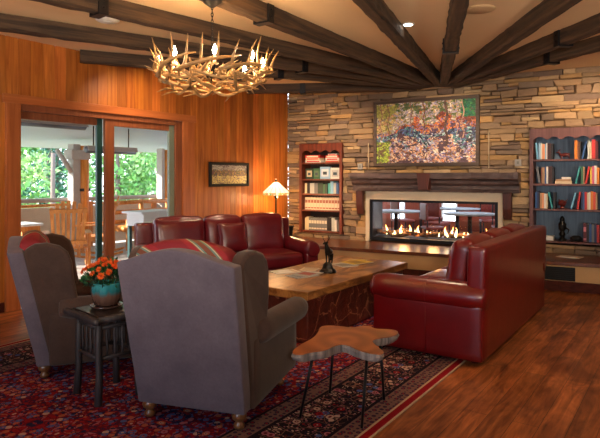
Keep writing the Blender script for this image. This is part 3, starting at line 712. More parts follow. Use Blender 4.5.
def painting(name, label, x0, x1, z0, z1, y, frame, mframe, colf, nd, loc, rot, sz=1.0):
    t = thing(name, label, 'painting', loc, rot); fr = MB(); e = frame
    fr.box(x0, x0+e, y, y+0.045, z0, z1); fr.box(x1-e, x1, y, y+0.045, z0, z1); fr.box(x0+e, x1-e, y, y+0.045, z0, z0+e); fr.box(x0+e, x1-e, y, y+0.045, z1-e, z1)
    fr.build('picture_frame', mframe, t, bevel=0.006)
    cv = MB(); cv.box(x0+e, x1-e, y+0.02, y+0.035, z0+e, z1-e, L(110, 90, 100)); a_, b_, c_, d_ = x0+e, x1-e, z0+e, z1-e
    for k in range(nd):
        px, pz = random.random(), random.random(); q = random.uniform(0, PI); s = random.uniform(0.011, 0.038)*sz
        X, Z = a_+(b_-a_)*px, c_+(d_-c_)*pz; dx, dz = math.cos(q)*s, math.sin(q)*s*0.8; ex, ez = -math.sin(q)*s*0.4, math.cos(q)*s*0.4
        pts = [(X+dx, Z+dz), (X+ex, Z+ez), (X-dx, Z-dz), (X-ex, Z-ez)]
        pts = [(min(b_, max(a_, p)), min(d_, max(c_, r))) for p, r in pts]; yy = y+0.0199-k*0.0000004
        cv.add([(p, yy, r) for p, r in pts], [(0, 1, 2, 3)], colf(px, pz))
    for tx, tw, zb, cc in ((0.72, 0.022, 0.28, (96, 70, 60)), (0.88, 0.010, 0.4, (190, 150, 130)), (0.05, 0.012, 0.4, (170, 130, 100)), (0.5, 0.010, 0.52, (120, 70, 50)), (0.37, 0.008, 0.5, (140, 100, 90)), (0.82, 0.006, 0.45, (200, 170, 150)), (0.13, 0.008, 0.4, (120, 90, 70))):
        if nd < 3000: break
        for k in range(34):
            pz = zb+(1-zb)*k/33; px = tx+0.01*math.sin(k*0.35); X, Z = a_+(b_-a_)*px, c_+(d_-c_)*min(pz, 0.985); wv = tw*(b_-a_)/2; kk = random.uniform(0.7, 1.2)
            cv.add([(X-wv, y+0.0145-k*1e-6, Z-0.016), (X+wv, y+0.0145-k*1e-6, Z-0.012), (X+wv, y+0.0145-k*1e-6, Z+0.014), (X-wv, y+0.0145-k*1e-6, Z+0.012)], [(0, 1, 2, 3)], L(*[min(255, q*kk) for q in cc]))
    cv.build('canvas', m_paint, t); return t
m_frame1 = M_wood('carved_frame', L(56, 42, 34), L(96, 76, 60), 0.5, 'x')
painting('forest_painting', 'large framed impressionist painting of a rocky forest creek above the mantel', 1.773, 3.527, 1.66, 2.76, -0.115, 0.055, m_frame1, forest, 10000, CR, SA)
def field(x, z):
    ch = random.choice
    if z > 0.72: c = ch([(170, 168, 160), (200, 196, 180), (150, 140, 136)])
    elif z > 0.42: c = ch([(120, 106, 60), (160, 130, 80), (90, 100, 50), (196, 150, 80), (130, 90, 80)])
    else: c = ch([(220, 200, 120), (200, 176, 100), (236, 214, 140)])
    return L(*c)
painting('landscape_painting', 'small black framed landscape painting on the cedar plank wall right of the glass doors', 3.22, 4.16, 1.33, 1.72, -0.047, 0.045, m_black, field, 1500, P0, WA, 0.7)
for lab, u, z in (('small grey wall plate on the stone left above the mantel end', 1.50, 1.665), ('small grey wall plate on the stone right above the mantel end', 4.08, 1.70)):
    b = MB(); b.box(-0.045, 0.045, -0.062, -0.02, -0.05, 0.05, L(150, 146, 140)); b.box(-0.015, 0.015, -0.066, -0.062, -0.02, 0.02, L(120, 116, 110))
    o = b.build('wall_plate', m_paper, bevel=0.003); o.matrix_world = Matrix.Translation(CR)@Matrix.Rotation(SA, 4, 'Z')@Matrix.Translation((u, 0, z)); tag(o, lab, 'wall plate')
for lab, u, z0, z1 in (('thin pale upright rod on the stone left of the forest painting', 1.665, 1.62, 2.06), ('thin pale upright rod on the stone right of the forest painting', 3.66, 1.62, 2.2)):
    b = MB(); b.tube([(0, -0.07, z0), (0, -0.07, z1)], 0.009, 8, L(190, 170, 140)); b.box(-0.012, 0.012, -0.075, -0.02, z0+0.04, z0+0.06, L(120, 100, 80)); b.box(-0.012, 0.012, -0.075, -0.02, z1-0.06, z1-0.04, L(120, 100, 80))
    o = b.build('wall_rod', m_paper); tag(o, lab, 'wall rod', loc=S(u, 0), rotz=SA)

# ------------------------------------------------------------------ ceiling beams
HUB = Vector((2.34, 9.2, 0))
BEAMS = [((-0.90, 9.53), 1.0, (2.3,), 'lowest ceiling beam, running just in front of the stone wall towards the corner'),
         ((-2.72, 6.92), 1.0, (2.9,), 'ceiling beam ending above the glass doors with its cut end showing'),
         ((-2.88, 5.38), 1.30, (2.87,), 'ceiling beam crossing behind the chandelier to the left edge'),
         ((-1.465, 5.13), 2.0, (5.97,), 'ceiling beam with an iron strap next to the white round disc'),
         ((-0.097, 5.45), 2.3, (4.9,), 'ceiling beam from which the antler chandelier hangs'),
         ((0.56, 4.68), 2.2, (), 'ceiling beam running diagonally up left of the lit round downlight'),
         ((1.337, 4.68), 2.2, (2.95,), 'ceiling beam running almost straight towards the viewer above the painting'),
         ((2.21, 4.68), 2.2, (), 'ceiling beam right of the straight one, rising diagonally to the top edge'),
         ((2.90, 5.41), 2.3, (3.25,), 'upper of the two strapped ceiling beams at the right edge'),
         ((3.34, 6.23), 2.3, (2.41,), 'lower of the two strapped ceiling beams at the right edge')]
for (px, py), k, br, lab in BEAMS:
    v = Vector((px, py, 0))-HUB; ln = v.length*k; ang = math.atan2(v.y, v.x)
    t = thing('ceiling_beam', lab, 'beam', (HUB.x, HUB.y, 0), ang, 'radiating rough ceiling beams')
    st = 0.42; mb = MB(); N = int((ln-st)/0.12); rr = random.Random(px); R = []
    for i in range(N+1):
        x = st+(ln-st)*i/N; q = [rr.uniform(-0.006, 0.006) for _ in range(8)]
        zb = CEIL-0.15; w_ = 0.068
        R += [(x, -w_+q[0], CEIL-0.001), (x, -w_+q[1], zb+0.018+q[2]), (x, -w_+0.02, zb+q[3]), (x, w_-0.02, zb+q[4]), (x, w_+q[5], zb+0.018+q[6]), (x, w_+q[7], CEIL-0.001)]
    fs = []
    for i in range(N):
        for j in range(6): j2 = (j+1) % 6; fs.append((i*6+j, i*6+j2, i*6+6+j2, i*6+6+j))
    fs += [tuple(range(6)), tuple(N*6+j for j in range(6))]
    mb.add(R, fs).build('beam_timber', m_beam, t)
    for d_ in br:
        b = MB(); b.box(d_-0.045, d_+0.045, -0.088, -0.070, CEIL-0.16, CEIL-0.002); b.box(d_-0.045, d_+0.045, 0.070, 0.088, CEIL-0.16, CEIL-0.002); b.box(d_-0.045, d_+0.045, -0.088, 0.088, CEIL-0.17, CEIL-0.156)
        for s in (-1, 1):
            for zz in (0.05, 0.11): b.tube([(d_, s*0.086, CEIL-zz), (d_, s*0.096, CEIL-zz)], 0.012, 8)
        b.build('iron_strap', m_iron, t, bevel=0.003)
# ceiling fixtures
t = thing('recessed_downlight', 'small lit round recessed ceiling light between beams', 'ceiling light', (1.1, 5.7, CEIL))
MB().lathe([(0.04, -0.001), (0.062, -0.001), (0.065, -0.006), (0.06, -0.012), (0.045, -0.012)], 24).build('trim_ring', m_white, t)
MB().lathe([(0.001, -0.0125), (0.044, -0.0125), (0.043, -0.016), (0.001, -0.018)], 24).build('lens', m_lamp_on, t)
t = thing('ceiling_speaker', 'round unlit tan speaker grille in the ceiling above the painting', 'speaker', (1.67, 5.2, CEIL))
m_grille = M_plain('grille_tan', L(216, 182, 138), 0.7)
MB().lathe([(0.001, -0.001), (0.125, -0.001), (0.125, -0.008), (0.115, -0.012), (0.001, -0.012)], 28).build('grille', m_grille, t)
MB().lathe([(0.125, -0.001), (0.14, -0.001), (0.14, -0.007), (0.126, -0.008)], 28).build('rim', m_grille, t)
t = thing('smoke_detector', 'white round disc on the ceiling beside the strapped beam at upper left', 'smoke detector', (-1.9, 5.53, CEIL))
MB().lathe([(0.001, -0.001), (0.115, -0.001), (0.115, -0.012), (0.09, -0.028), (0.001, -0.03)], 24).build('housing', m_white, t)
MB().lathe([(0.001, -0.03), (0.04, -0.03), (0.035, -0.036), (0.001, -0.037)], 16).build('cover', m_white, t)

# ------------------------------------------------------------------ antler chandelier
CH = thing('antler_chandelier', 'antler chandelier with glowing candle bulbs hanging on a chain from a beam', 'chandelier', (-0.69, 4.4, 2.27))
MB().lathe([(0.012, 0.55), (0.07, 0.59), (0.085, 0.62), (0.085, 0.629)], 20).build('canopy', m_iron, CH)
lk = MB()
for k in range(15):
    zc = 0.20+k*0.027; ax = k % 2; pts = []
    for i in range(9):
        q = 2*PI*i/8; a_, b_ = 0.0085*math.cos(q), 0.019*math.sin(q); pts.append((a_ if ax else 0, 0 if ax else a_, zc+b_))
    lk.tube(pts, 0.0028, 5, cap=False)
lk.build('chain', m_iron, CH)
hub_ = MB(); hub_.tube([(0, 0, 0.02), (0, 0, 0.19)], 0.012, 10)
hub_.lathe([(0.02, 0.0), (0.04, 0.02), (0.02, 0.04)], 14)
for k in range(8): q = 2*PI*k/8+0.2; hub_.tube([(0, 0, 0.02), (0.2*math.cos(q), 0.2*math.sin(q), -0.01), (0.40*math.cos(q), 0.40*math.sin(q), 0.03)], 0.007, 6)
hub_.build('frame', m_iron, CH)
def antler_mesh(seed, ln, nt_=3):
    r = random.Random(seed); b = MB(); main = []; 
    for i in range(9):
        t = i/8; main.append(Vector((ln*(t-0.5), 0.09*math.sin(PI*t)*-1+0.02*math.sin(5*t+seed), 0.05*t+0.20*max(0, t-0.55)**1.3+r.uniform(-0.004, 0.004))))
    b.tube(main, [0.019, 0.016, 0.015, 0.0145, 0.014, 0.013, 0.011, 0.008, 0.003], 8)
    b.lathe([(0.02, -0.008), (0.027, 0), (0.02, 0.008)], 8, c=tuple(main[0]))
    for k in range(nt_):
        i = 1+k*2 if k < 3 else 7
        p = main[min(i, 7)]; h = r.uniform(0.13, 0.27)*(0.7 if k == 1 else 1); o = r.uniform(0.03, 0.09)
        pts = [p+Vector((0.02*t, -o*t*1.2, h*t**1.2))+Vector((r.uniform(-0.004, 0.004), 0.03*math.sin(PI*t), 0)) for t in (0, 0.25, 0.5, 0.75, 1)]
        b.tube(pts, [0.014, 0.012, 0.010, 0.007, 0.002], 7)
    return b
protos = []
for k in range(4):
    protos.append(antler_mesh(k, 0.40+0.03*k).build('antler', m_antler, CH))
def put_antler(o, q, rad, z, tilt, yaw=0, sc_=1.0):
    o.location = (rad*math.cos(q), rad*math.sin(q), z); o.rotation_euler = (tilt, 0, q+PI/2+yaw); o.scale = (sc_, sc_, sc_)
first = list(protos); na = 0
def nxt():
    global na
    if first: o = first.pop()
    else:
        o = protos[na % 4].copy(); COL.objects.link(o); o.parent = CH
    na += 1; return o
for k in range(8): put_antler(nxt(), 2*PI*k/8+0.1, 0.37, 0.0, -0.25)
for k in range(8): put_antler(nxt(), 2*PI*k/8+0.3, 0.29, -0.02, 0.6, 0.4, 0.85)
for k in range(7): put_antler(nxt(), 2*PI*k/7+0.1, 0.22, -0.03, 1.2, 1.1, 0.9)
for k in range(5): put_antler(nxt(), 2*PI*k/5, 0.12, 0.0, 0.3, 1.5, 0.85)
for k in range(8):
    q = 2*PI*k/8+0.2; x, y = 0.40*math.cos(q), 0.40*math.sin(q)
    MB().lathe([(0.025, 0.03), (0.03, 0.038), (0.012, 0.042), (0.012, 0.10), (0.008, 0.102)], 12, c=(x, y, 0)).build('candle_socket', m_candle, CH)
    MB().lathe([(0.006, 0.102), (0.014, 0.115), (0.017, 0.13), (0.012, 0.15), (0.002, 0.175)], 12, c=(x, y, 0)).build('bulb', m_bulb, CH)
    lo = light('POINT', 'bulb_light', (x, y, 0.14), 13, WARM, shadow_soft_size=0.02); lo.parent = CH

# ------------------------------------------------------------------ rug
rug = MB(); rug.rbox(0, 0, 0.0036, 3.5, 5.0, 0.007, 0.003, n=4)
c_ = Vector((math.sin(A35), math.cos(A35), 0))*3.5+Vector((math.cos(A35), -math.sin(A35), 0))*(-3.25)
ro = MB(); ro.box(-1.75, 1.75, -2.95, 2.95, 0.0003, 0.007)
tag(ro.build('persian_rug', m_rug), 'large red and navy patterned oriental rug under the seating on the wood floor', 'rug', loc=c_, rotz=-A35)
RZ = 0.0095

# ------------------------------------------------------------------ wing chairs
def wing_chair(label, loc, rotz, zs=1.0):
    t = thing('wing_chair', label, 'armchair', (loc[0], loc[1], RZ), rotz, 'suede wing chairs'); t.scale = (1, 1, zs)
    zb = 0.10
    def shear(b, y_at=0.0):      # back leans: y = -0.21 at z = 1.05
        for v in b.v: v.y -= 0.21*max(0, (v.z-0.12))/0.93
        return b
    hw0, hw1 = 0.375, 0.375
    # outer back with arched top, as a thick padded panel
    b = MB(); nx, nz = 18, 14
    for side in (0, 1):
        pass
    vs = []; fs = []
    def top(x): q = x/0.375; return 0.99+0.085*max(0, math.cos(q*PI/2*1.02))**1.2
    for yy in (0, 1):
        for i in range(nx+1):
            x = -0.375+0.75*i/nx
            for k in range(nz+1):
                z = zb+(top(x)-zb)*k/nz
                bulge = 0.014*(1-(x/0.375)**2)*math.sin(PI*k/nz)
                wid = 1.0-0.06*(1-z/1.05)
                vs.append((x*wid, (-bulge if yy == 0 else 0.11), z))
    st = nz+1; off = (nx+1)*st
    for i in range(nx):
        for k in range(nz):
            a0 = i*st+k; fs.append((a0, a0+st, a0+st+1, a0+1)); fs.append((off+a0, off+a0+1, off+a0+st+1, off+a0+st))
        fs.append((i*st, off+i*st, off+(i+1)*st, (i+1)*st)); fs.append((i*st+nz, (i+1)*st+nz, off+(i+1)*st+nz, off+i*st+nz))
    for k in range(nz): fs.append((k, k+1, off+k+1, off+k)); fs.append((nx*st+k, off+nx*st+k, off+nx*st+k+1, nx*st+k+1))
    b.add(vs, fs, smooth=True); shear(b).build('outer_back', m_suede, t, bevel=0.012, seg=3)
    # inside back cushion, showing above the top edge
    b = MB(); b.rbox(0, 0.165, 0.73, 0.62, 0.17, 0.66, 0.05, (0.0, 0.25, 0.10), 12)
    for v in b.v:
        if v.z > 0.9: v.z += 0.03*math.cos(v.x/0.3*PI/2)
    shear(b).build('back_cushion', m_kilim, t)
    # wings
    for s in (-1, 1):
        prof = [(0.10, zb), (0.10, 0.97), (0.13, 1.015), (0.20, 1.05), (0.28, 1.055), (0.36, 1.03), (0.405, 0.98), (0.415, 0.90), (0.40, 0.78), (0.39, 0.62), (0.39, zb)]
        b = MB(); x0 = s*0.375; x1 = s*0.285
        b.prism([(y, z) for y, z in prof], min(x0, x1), max(x0, x1), axis='x', smooth=True); shear(b)
        for v in b.v:
            v.x += s*0.16*max(0, v.y+0.21*max(0, (v.z-0.12))/0.93-0.10)*min(1, max(0, (v.z-0.4)/0.4))
        b.build('wing', m_suede_shaded, t, bevel=0.03, seg=4)
        # arm: padded roll over an upright panel
        b = MB(); n = 12; pts = []; rad = []
        for i in range(n+1):
            q = i/n; pts.append((s*(0.36+0.032*q), 0.16+0.80*q, 0.545-0.02*q)); rad.append(0.085 if 0 < i < n else 0.07)
        pts = [(s*0.36, 0.15, 0.545)]+pts+[(s*0.392, 0.975, 0.523)]; rad = [0.05]+rad+[0.045]
        b.tube(pts, rad, 18); b.build('arm_roll', m_suede_shaded, t)
        b = MB(); b.rbox(s*0.345, 0.50, 0.31, 0.085, 0.84, 0.42, 0.03, (0.1, 0, 0), 8); b.build('arm_panel', m_suede_shaded, t)
    b = MB(); b.rbox(0, 0.46, 0.205, 0.60, 0.78, 0.20, 0.03, (0, 0.02, 0), 8); b.build('seat_base', m_suede_shaded, t)
    b = MB(); b.rbox(0, 0.53, 0.375, 0.585, 0.66, 0.15, 0.05, (0, 0.03, 0.2), 10); b.build('seat_cushion', m_kilim, t)
    for x in (-0.30, 0.30):
        for y in (0.05, 0.78):
            MB().lathe([(0.018, 0), (0.030, 0.008), (0.034, 0.025), (0.022, 0.042), (0.020, 0.048), (0.040, 0.06), (0.046, 0.078), (0.038, 0.10), (0.03, 0.112)], 20, c=(x, y, 0)).build('leg', m_bun, t)
    return t
wing_chair('taupe suede wing chair in the foreground, seen square from behind', (-0.660, 3.345), math.radians(-17))
wing_chair('taupe suede wing chair at the left edge, seen sideways beside the log table', (-2.045, 4.41), math.radians(-69), 0.95)

# ------------------------------------------------------------------ leather sofas
def sofa(label, loc, rotz, Ls, widths, mat, back_h=0.93, throw=None):
    t = thing('leather_sofa', label, 'sofa', (loc[0], loc[1], RZ), rotz); D = 0.96; aw = 0.20; hx = Ls/2
    # back shell, slightly raked
    b = MB(); b.rbox(0, 0.08, 0.03+(back_h-0.07)/2, Ls-0.03, 0.15, back_h-0.07, 0.03, (0, 0, 0.01), 12)
    for v in b.v: v.y -= 0.03*max(0, v.z-0.2)
    b.build('sofa_back', mat, t)
    b = MB(); b.rbox(0, 0.52, 0.17, Ls-2*aw+0.02, 0.80, 0.27, 0.03, (0, 0.01, 0), 8); b.build('seat_base', mat, t)
    for s in (-1, 1):
        x = s*(hx-aw/2)
        b = MB(); n = 10; pts = [(x+s*0.015, -0.005, 0.53)]+[(x+s*0.015, 0.01+0.93*i/n, 0.53) for i in range(n+1)]+[(x+s*0.015, 0.965, 0.53)]
        rad = [0.095]+[0.115 if 0 < i < n else 0.104 for i in range(n+1)]+[0.085]
        b.tube(pts, rad, 22)
        ar = b.build('arm_roll', mat, t)
        b = MB(); b.rbox(x+s*0.01, 0.48, 0.265, aw-0.02, 0.94, 0.46, 0.02, (0.04, 0, 0), 8); b.build('arm_panel', mat, t)
        sm_ = MB(); ym = 0.47
        sm_.tube([(x+s*0.015+0.1155*math.cos(q*PI/12), ym, 0.53+0.1155*math.sin(q*PI/12)) for q in range(25)], 0.003, 5, cap=False)
        sm_.tube([(x+s*(0.01+(aw-0.02)/2+0.003), ym, 0.05), (x+s*(0.01+(aw-0.02)/2+0.006), ym, 0.25), (x+s*(0.01+(aw-0.02)/2+0.003), ym, 0.42)], 0.0025, 5); sm_.build('seam', mat, ar)
        # scroll front
        b = MB(); b.lathe([(0.001, 0.0), (0.085, 0.0), (0.095, 0.012), (0.085, 0.02), (0.06, 0.016), (0.03, 0.022), (0.001, 0.022)], 22, M=Matrix.Translation((x+s*0.015, 0.957, 0.53))@Matrix.Rotation(-PI/2, 4, 'X')); b.build('scroll', mat, ar)
        bt = MB()
        for q in range(7): bt.lathe([(0.001, 0.005), (0.005, 0.003), (0.006, 0)], 8, M=Matrix.Translation((x+s*0.015+0.088*math.cos(q*0.9), 0.967, 0.53+0.088*math.sin(q*0.9)))@Matrix.Rotation(-PI/2, 4, 'X'))
        bt.build('nailheads', m_bronze, ar)
    inner0 = -hx+aw; tot = sum(widths); avail = Ls-2*aw; x = inner0
    for wd in widths:
        wi = wd/tot*avail
        b = MB(); b.rbox(x+wi/2, 0.56, 0.40, wi-0.006, 0.74, 0.19, 0.055, (0, 0.03, 0.16), 12, noise=0.003); b.build('seat_cushion', mat, t)
        M = Matrix.Translation((x+wi/2, 0.27, 0.70))@Matrix.Rotation(math.radians(10), 4, 'X')
        b = MB(); b.rbox(0, 0, 0, wi-0.004, 0.20, 0.53, 0.075, (0.0, 0.28, 0.075), 14, M=M, noise=0.010); b.build('back_cushion', mat, t)
        x += wi
    for x in (-hx+0.12, hx-0.12):
        for y in (0.1, 0.86): MB().lathe([(0.028, 0), (0.036, 0.01), (0.03, 0.05), (0.036, 0.075)], 14, c=(x, y, 0)).build('foot', m_dark, t)
    return t
Lr = 2.36
sofa('red leather sofa on the right, seen from its end and back', (1.415+Lr/2*math.cos(math.radians(55.5)), 4.325+Lr/2*math.sin(math.radians(55.5))), math.radians(55.5), Lr, [1, 1, 1], m_leather, 0.98)
Ll = 2.2; al = math.radians(28)
sofa('burgundy leather sofa along the plank wall at the back, with a square throw cushion', (-0.2-Ll/2*math.cos(al), 8.2-Ll/2*math.sin(al)), math.radians(208), Ll, [0.66, 0.56, 0.70], m_leather2, 0.93)
b = MB(); b.rbox(0, 0, 0, 0.38, 0.13, 0.36, 0.06, (0.0, 0.5, 0.0), 12)
for v in b.v:
    v.x *= 1+0.12*abs(v.z/0.18)**2; v.z *= 1+0.10*abs(v.x/0.19)**2
o = b.build('throw_pillow', m_leather2); o.rotation_euler = (math.radians(12), 0, math.radians(212)); o.location = (-0.87, 7.225, 0.708)
tag(o, 'square burgundy leather throw cushion on the middle seat of the back sofa', 'cushion')

# ------------------------------------------------------------------ log coffee table
CT = thing('log_coffee_table', 'long low coffee table of burl wood slabs in the middle of the rug', 'coffee table', (0.28, 6.01, RZ), -A35)
def wavy(w_, l_, seed, amp):
    r = random.Random(seed); P = []; n = 14
    cs_ = [(-w_/2, -l_/2), (w_/2, -l_/2), (w_/2, l_/2), (-w_/2, l_/2)]
    for k in range(4):
        a_, b_ = Vector(cs_[k]), Vector(cs_[(k+1) % 4]); nn = (b_-a_).normalized(); nn = Vector((nn.y, -nn.x))
        for i in range(n):
            q = i/n; P.append(tuple(a_.lerp(b_, q)+nn*amp*(math.sin(q*PI)*(0.5+0.5*math.sin(q*9+seed+k*2))+r.uniform(-0.15, 0.15))))
    return P
MB().prism(wavy(0.95, 2.1, 1, 0.012), 0.40, 0.475, axis='z').build('tabletop', m_burl, CT, bevel=0.01, seg=3)
MB().prism(wavy(0.88, 2.0, 2, 0.02), 0.0, 0.40, axis='z').build('log_base', m_burlside, CT, bevel=0.02, seg=3)
TZ = RZ+0.475
# elk statuette
b = MB()
b.lathe([(0.075, 0), (0.08, 0.012), (0.07, 0.03), (0.055, 0.04), (0.045, 0.075), (0.03, 0.09), (0.012, 0.095)], 18, mod=lambda q, i: 1+0.08*math.sin(3*q+i))
b.lathe([(0.082, 0), (0.085, 0.01), (0.08, 0.02)], 22)
bd = [(0.02, 0.05, 0.185), (0.012, 0.02, 0.19), (0.0, -0.015, 0.205), (-0.006, -0.03, 0.235), (-0.012, -0.038, 0.27)]
b.tube(bd, [0.024, 0.03, 0.032, 0.022, 0.015], 12)
b.tube([(-0.012, -0.036, 0.268), (-0.02, -0.06, 0.276), (-0.026, -0.085, 0.27)], [0.016, 0.012, 0.007], 10)
for lx, ly, zt in ((0.03, 0.055, 0.17), (0.008, 0.055, 0.17), (0.012, -0.02, 0.19), (-0.014, -0.02, 0.19)):
    b.tube([(lx, ly, zt), (lx+0.002, ly+0.006, 0.13), (lx, ly*0.6, 0.08)], [0.014, 0.008, 0.007], 7)
for s in (-1, 1):
    b.tube([(-0.012+s*0.006, -0.036, 0.28), (-0.012+s*0.03, -0.025, 0.31), (-0.012+s*0.035, -0.01, 0.35)], [0.006, 0.005, 0.003], 6)
    b.tube([(-0.012+s*0.02, -0.03, 0.298), (-0.012+s*0.022, -0.05, 0.325)], [0.0045, 0.003], 6)
    b.tube([(-0.012+s*0.031, -0.02, 0.32), (-0.012+s*0.05, -0.03, 0.345)], [0.0045, 0.003], 6)
    b.tube([(-0.012+s*0.01, -0.034, 0.275), (-0.012+s*0.028, -0.034, 0.28)], [0.006, 0.003], 6)
tag(b.build('elk_statuette', m_bronze, remesh=0.0045), 'dark bronze antlered elk statuette on a rocky base on the coffee table', 'statuette', loc=(0.295, 5.9, TZ+0.001), rotz=-0.3).scale = (1.08, 1.08, 1.14)
# magazines
def mag(label, x, y, z, rot, w_, l_, cols, th=0.006):
    b = MB(); b.box(-w_/2, w_/2, -l_/2, l_/2, 0, th*0.8, L(214, 206, 194)); b.box(-w_/2, w_/2, -l_/2, l_/2, th*0.8, th, L(*cols[0]))
    b.box(-w_*0.36, w_*0.36, -l_*0.3, l_*0.18, th, th+0.0004, L(*cols[1])); b.box(-w_*0.4, w_*0.4, l_*0.28, l_*0.42, th, th+0.0004, L(*cols[2]))
    tag(b.build('magazine', m_paper), label, 'magazine', 'magazines on the coffee table', loc=(x, y, z), rotz=rot)
mg = TZ+0.0015
mag('white magazine at the left of the near pile on the coffee table', -0.16, 5.92, mg, -1.1, 0.21, 0.28, ((226, 216, 200), (236, 230, 220), (200, 180, 150)))
mag('grey magazine under the red striped one in the near pile on the coffee table', 0.02, 5.68, mg, -0.9, 0.21, 0.28, ((130, 134, 140), (100, 104, 112), (180, 180, 184)))
mag('red and grey magazine topping the near pile on the coffee table', 0.08, 5.76, mg+0.0068, -0.6, 0.21, 0.28, ((150, 150, 150), (150, 50, 44), (210, 206, 200)))
mag('pale folded magazine behind the near pile on the coffee table', 0.10, 6.06, mg, -0.3, 0.18, 0.22, ((210, 190, 160), (190, 170, 140), (120, 110, 100)))
mag('grey magazine beside the elk statuette on the coffee table', 0.50, 6.38, mg, 0.5, 0.21, 0.28, ((150, 146, 136), (120, 116, 110), (196, 190, 176)))
mag('yellow magazine at the far end of the coffee table', 0.66, 6.53, mg+0.0068, -0.9, 0.24, 0.32, ((206, 170, 40), (150, 120, 50), (226, 196, 80)))
mag('cream magazine beneath the yellow one on the coffee table', 0.66, 6.66, mg, -0.4, 0.21, 0.28, ((196, 170, 110), (160, 130, 80), (210, 190, 150)))
# leaflets on the hearth
for lab, t_, rz in (('white papers lying on the raised hearth behind the red sofa', 3.2, 0.3), ('white leaflet on the raised hearth near the right edge', 3.72, -0.2)):
    p = F0+d*t_+Vector((-d.y, d.x, 0))*0.52; b = MB(); b.box(-0.15, 0.15, -0.11, 0.11, 0, 0.004, L(224, 214, 192)); b.box(-0.13, 0.10, -0.10, 0.09, 0.004, 0.008, L(236, 228, 208), M=Matrix.Rotation(0.2, 4, 'Z'))
    tag(b.build('paper_leaflet', m_paper), lab, 'paper', loc=(p.x, p.y, hz+0.001), rotz=SA+rz)
# bucket on the hearth
p = S(0.22, -0.33)
t = thing('fire_bucket', 'black metal bucket on the left end of the hearth behind the sofa arm', 'bucket', (p.x-0.03, p.y, hz+0.001))
MB().lathe([(0.085, 0), (0.09, 0.005), (0.115, 0.20), (0.122, 0.205), (0.122, 0.215), (0.108, 0.215), (0.10, 0.19), (0.08, 0.01)], 24).build('bucket_body', m_black, t)
MB().tube([(-0.118, 0, 0.20), (-0.11, 0.06, 0.235), (-0.06, 0.11, 0.25), (0, 0.125, 0.252), (0.06, 0.11, 0.25), (0.11, 0.06, 0.235), (0.118, 0, 0.20)], 0.006, 7).build('handle', m_iron, t)

# ------------------------------------------------------------------ floor lamp
p = (-0.41, 9.55)
t = thing('floor_lamp', 'floor lamp with glowing stained glass shade in the corner behind the sofa', 'floor lamp', (p[0], p[1], 0))
MB().lathe([(0.15, 0), (0.155, 0.012), (0.13, 0.025), (0.05, 0.04), (0.022, 0.07)], 24).build('lamp_base', m_bronze, t)
MB().lathe([(0.014, 0.06), (0.014, 0.5), (0.02, 0.52), (0.014, 0.54), (0.014, 1.10), (0.024, 1.12), (0.03, 1.15), (0.012, 1.18)], 14).build('pole', m_bronze, t)
a = NT('stained_glass_shade'); sp = a.n('ShaderNodeSeparateXYZ'); a.l(a.tc.outputs['Object'], sp.inputs[0])
an = a.math('ARCTAN2', sp.outputs[1], sp.outputs[0]); fr_ = a.math('FRACT', a.math('MULTIPLY', an, 16/(2*PI)))
line = a.math('LESS_THAN', fr_, 0.08)
vb = a.n('ShaderNodeTexVoronoi'); vb.inputs['Scale'].default_value = 26; a.l(a.tc.outputs['Object'], vb.inputs['Vector'])
hh = a.n('ShaderNodeSeparateColor'); a.l(vb.outputs['Color'], hh.inputs[0])
jewel = a.ramp(hh.outputs[0], [(0, (0.9, 0.45, 0.1, 1)), (0.35, (0.55, 0.25, 0.08, 1)), (0.6, (1, 0.85, 0.5, 1)), (0.8, (0.35, 0.5, 0.15, 1))], 'CONSTANT')
band = a.math('LESS_THAN', sp.outputs[2], 1.215)
c = a.mix(band, (1, 0.84, 0.55, 1), jewel); c = a.mix(line, c, (0.12, 0.07, 0.03, 1))
a.base(c); a.l(c, a.p.inputs['Emission Color']); a.p.inputs['Emission Strength'].default_value = 0.55
sh = MB(); n = 16; prof = [(0.03, 1.395), (0.05, 1.385), (0.215, 1.235), (0.225, 1.215), (0.222, 1.175), (0.216, 1.175), (0.219, 1.213), (0.209, 1.23), (0.045, 1.378), (0.025, 1.388)]
sh.lathe(prof, n, smooth=False); so = sh.build('lamp_shade', a.m, t)
MB().lathe([(0.008, 1.18), (0.008, 1.39), (0.03, 1.398), (0.012, 1.41), (0.016, 1.43), (0.002, 1.45)], 12).build('finial', m_bronze, t)
MB().lathe([(0.01, 1.19), (0.03, 1.22), (0.035, 1.26), (0.02, 1.30)], 12, c=(0.05, 0, 0)).build('bulb', m_bulb, t)
lo = light('POINT', 'lamp_light', (0.05, 0, 1.14), 16, WARM, shadow_soft_size=0.05); lo.parent = t
lo = light('POINT', 'lamp_uplight', (0, 0, 1.48), 8, WARM, shadow_soft_size=0.04); lo.parent = t

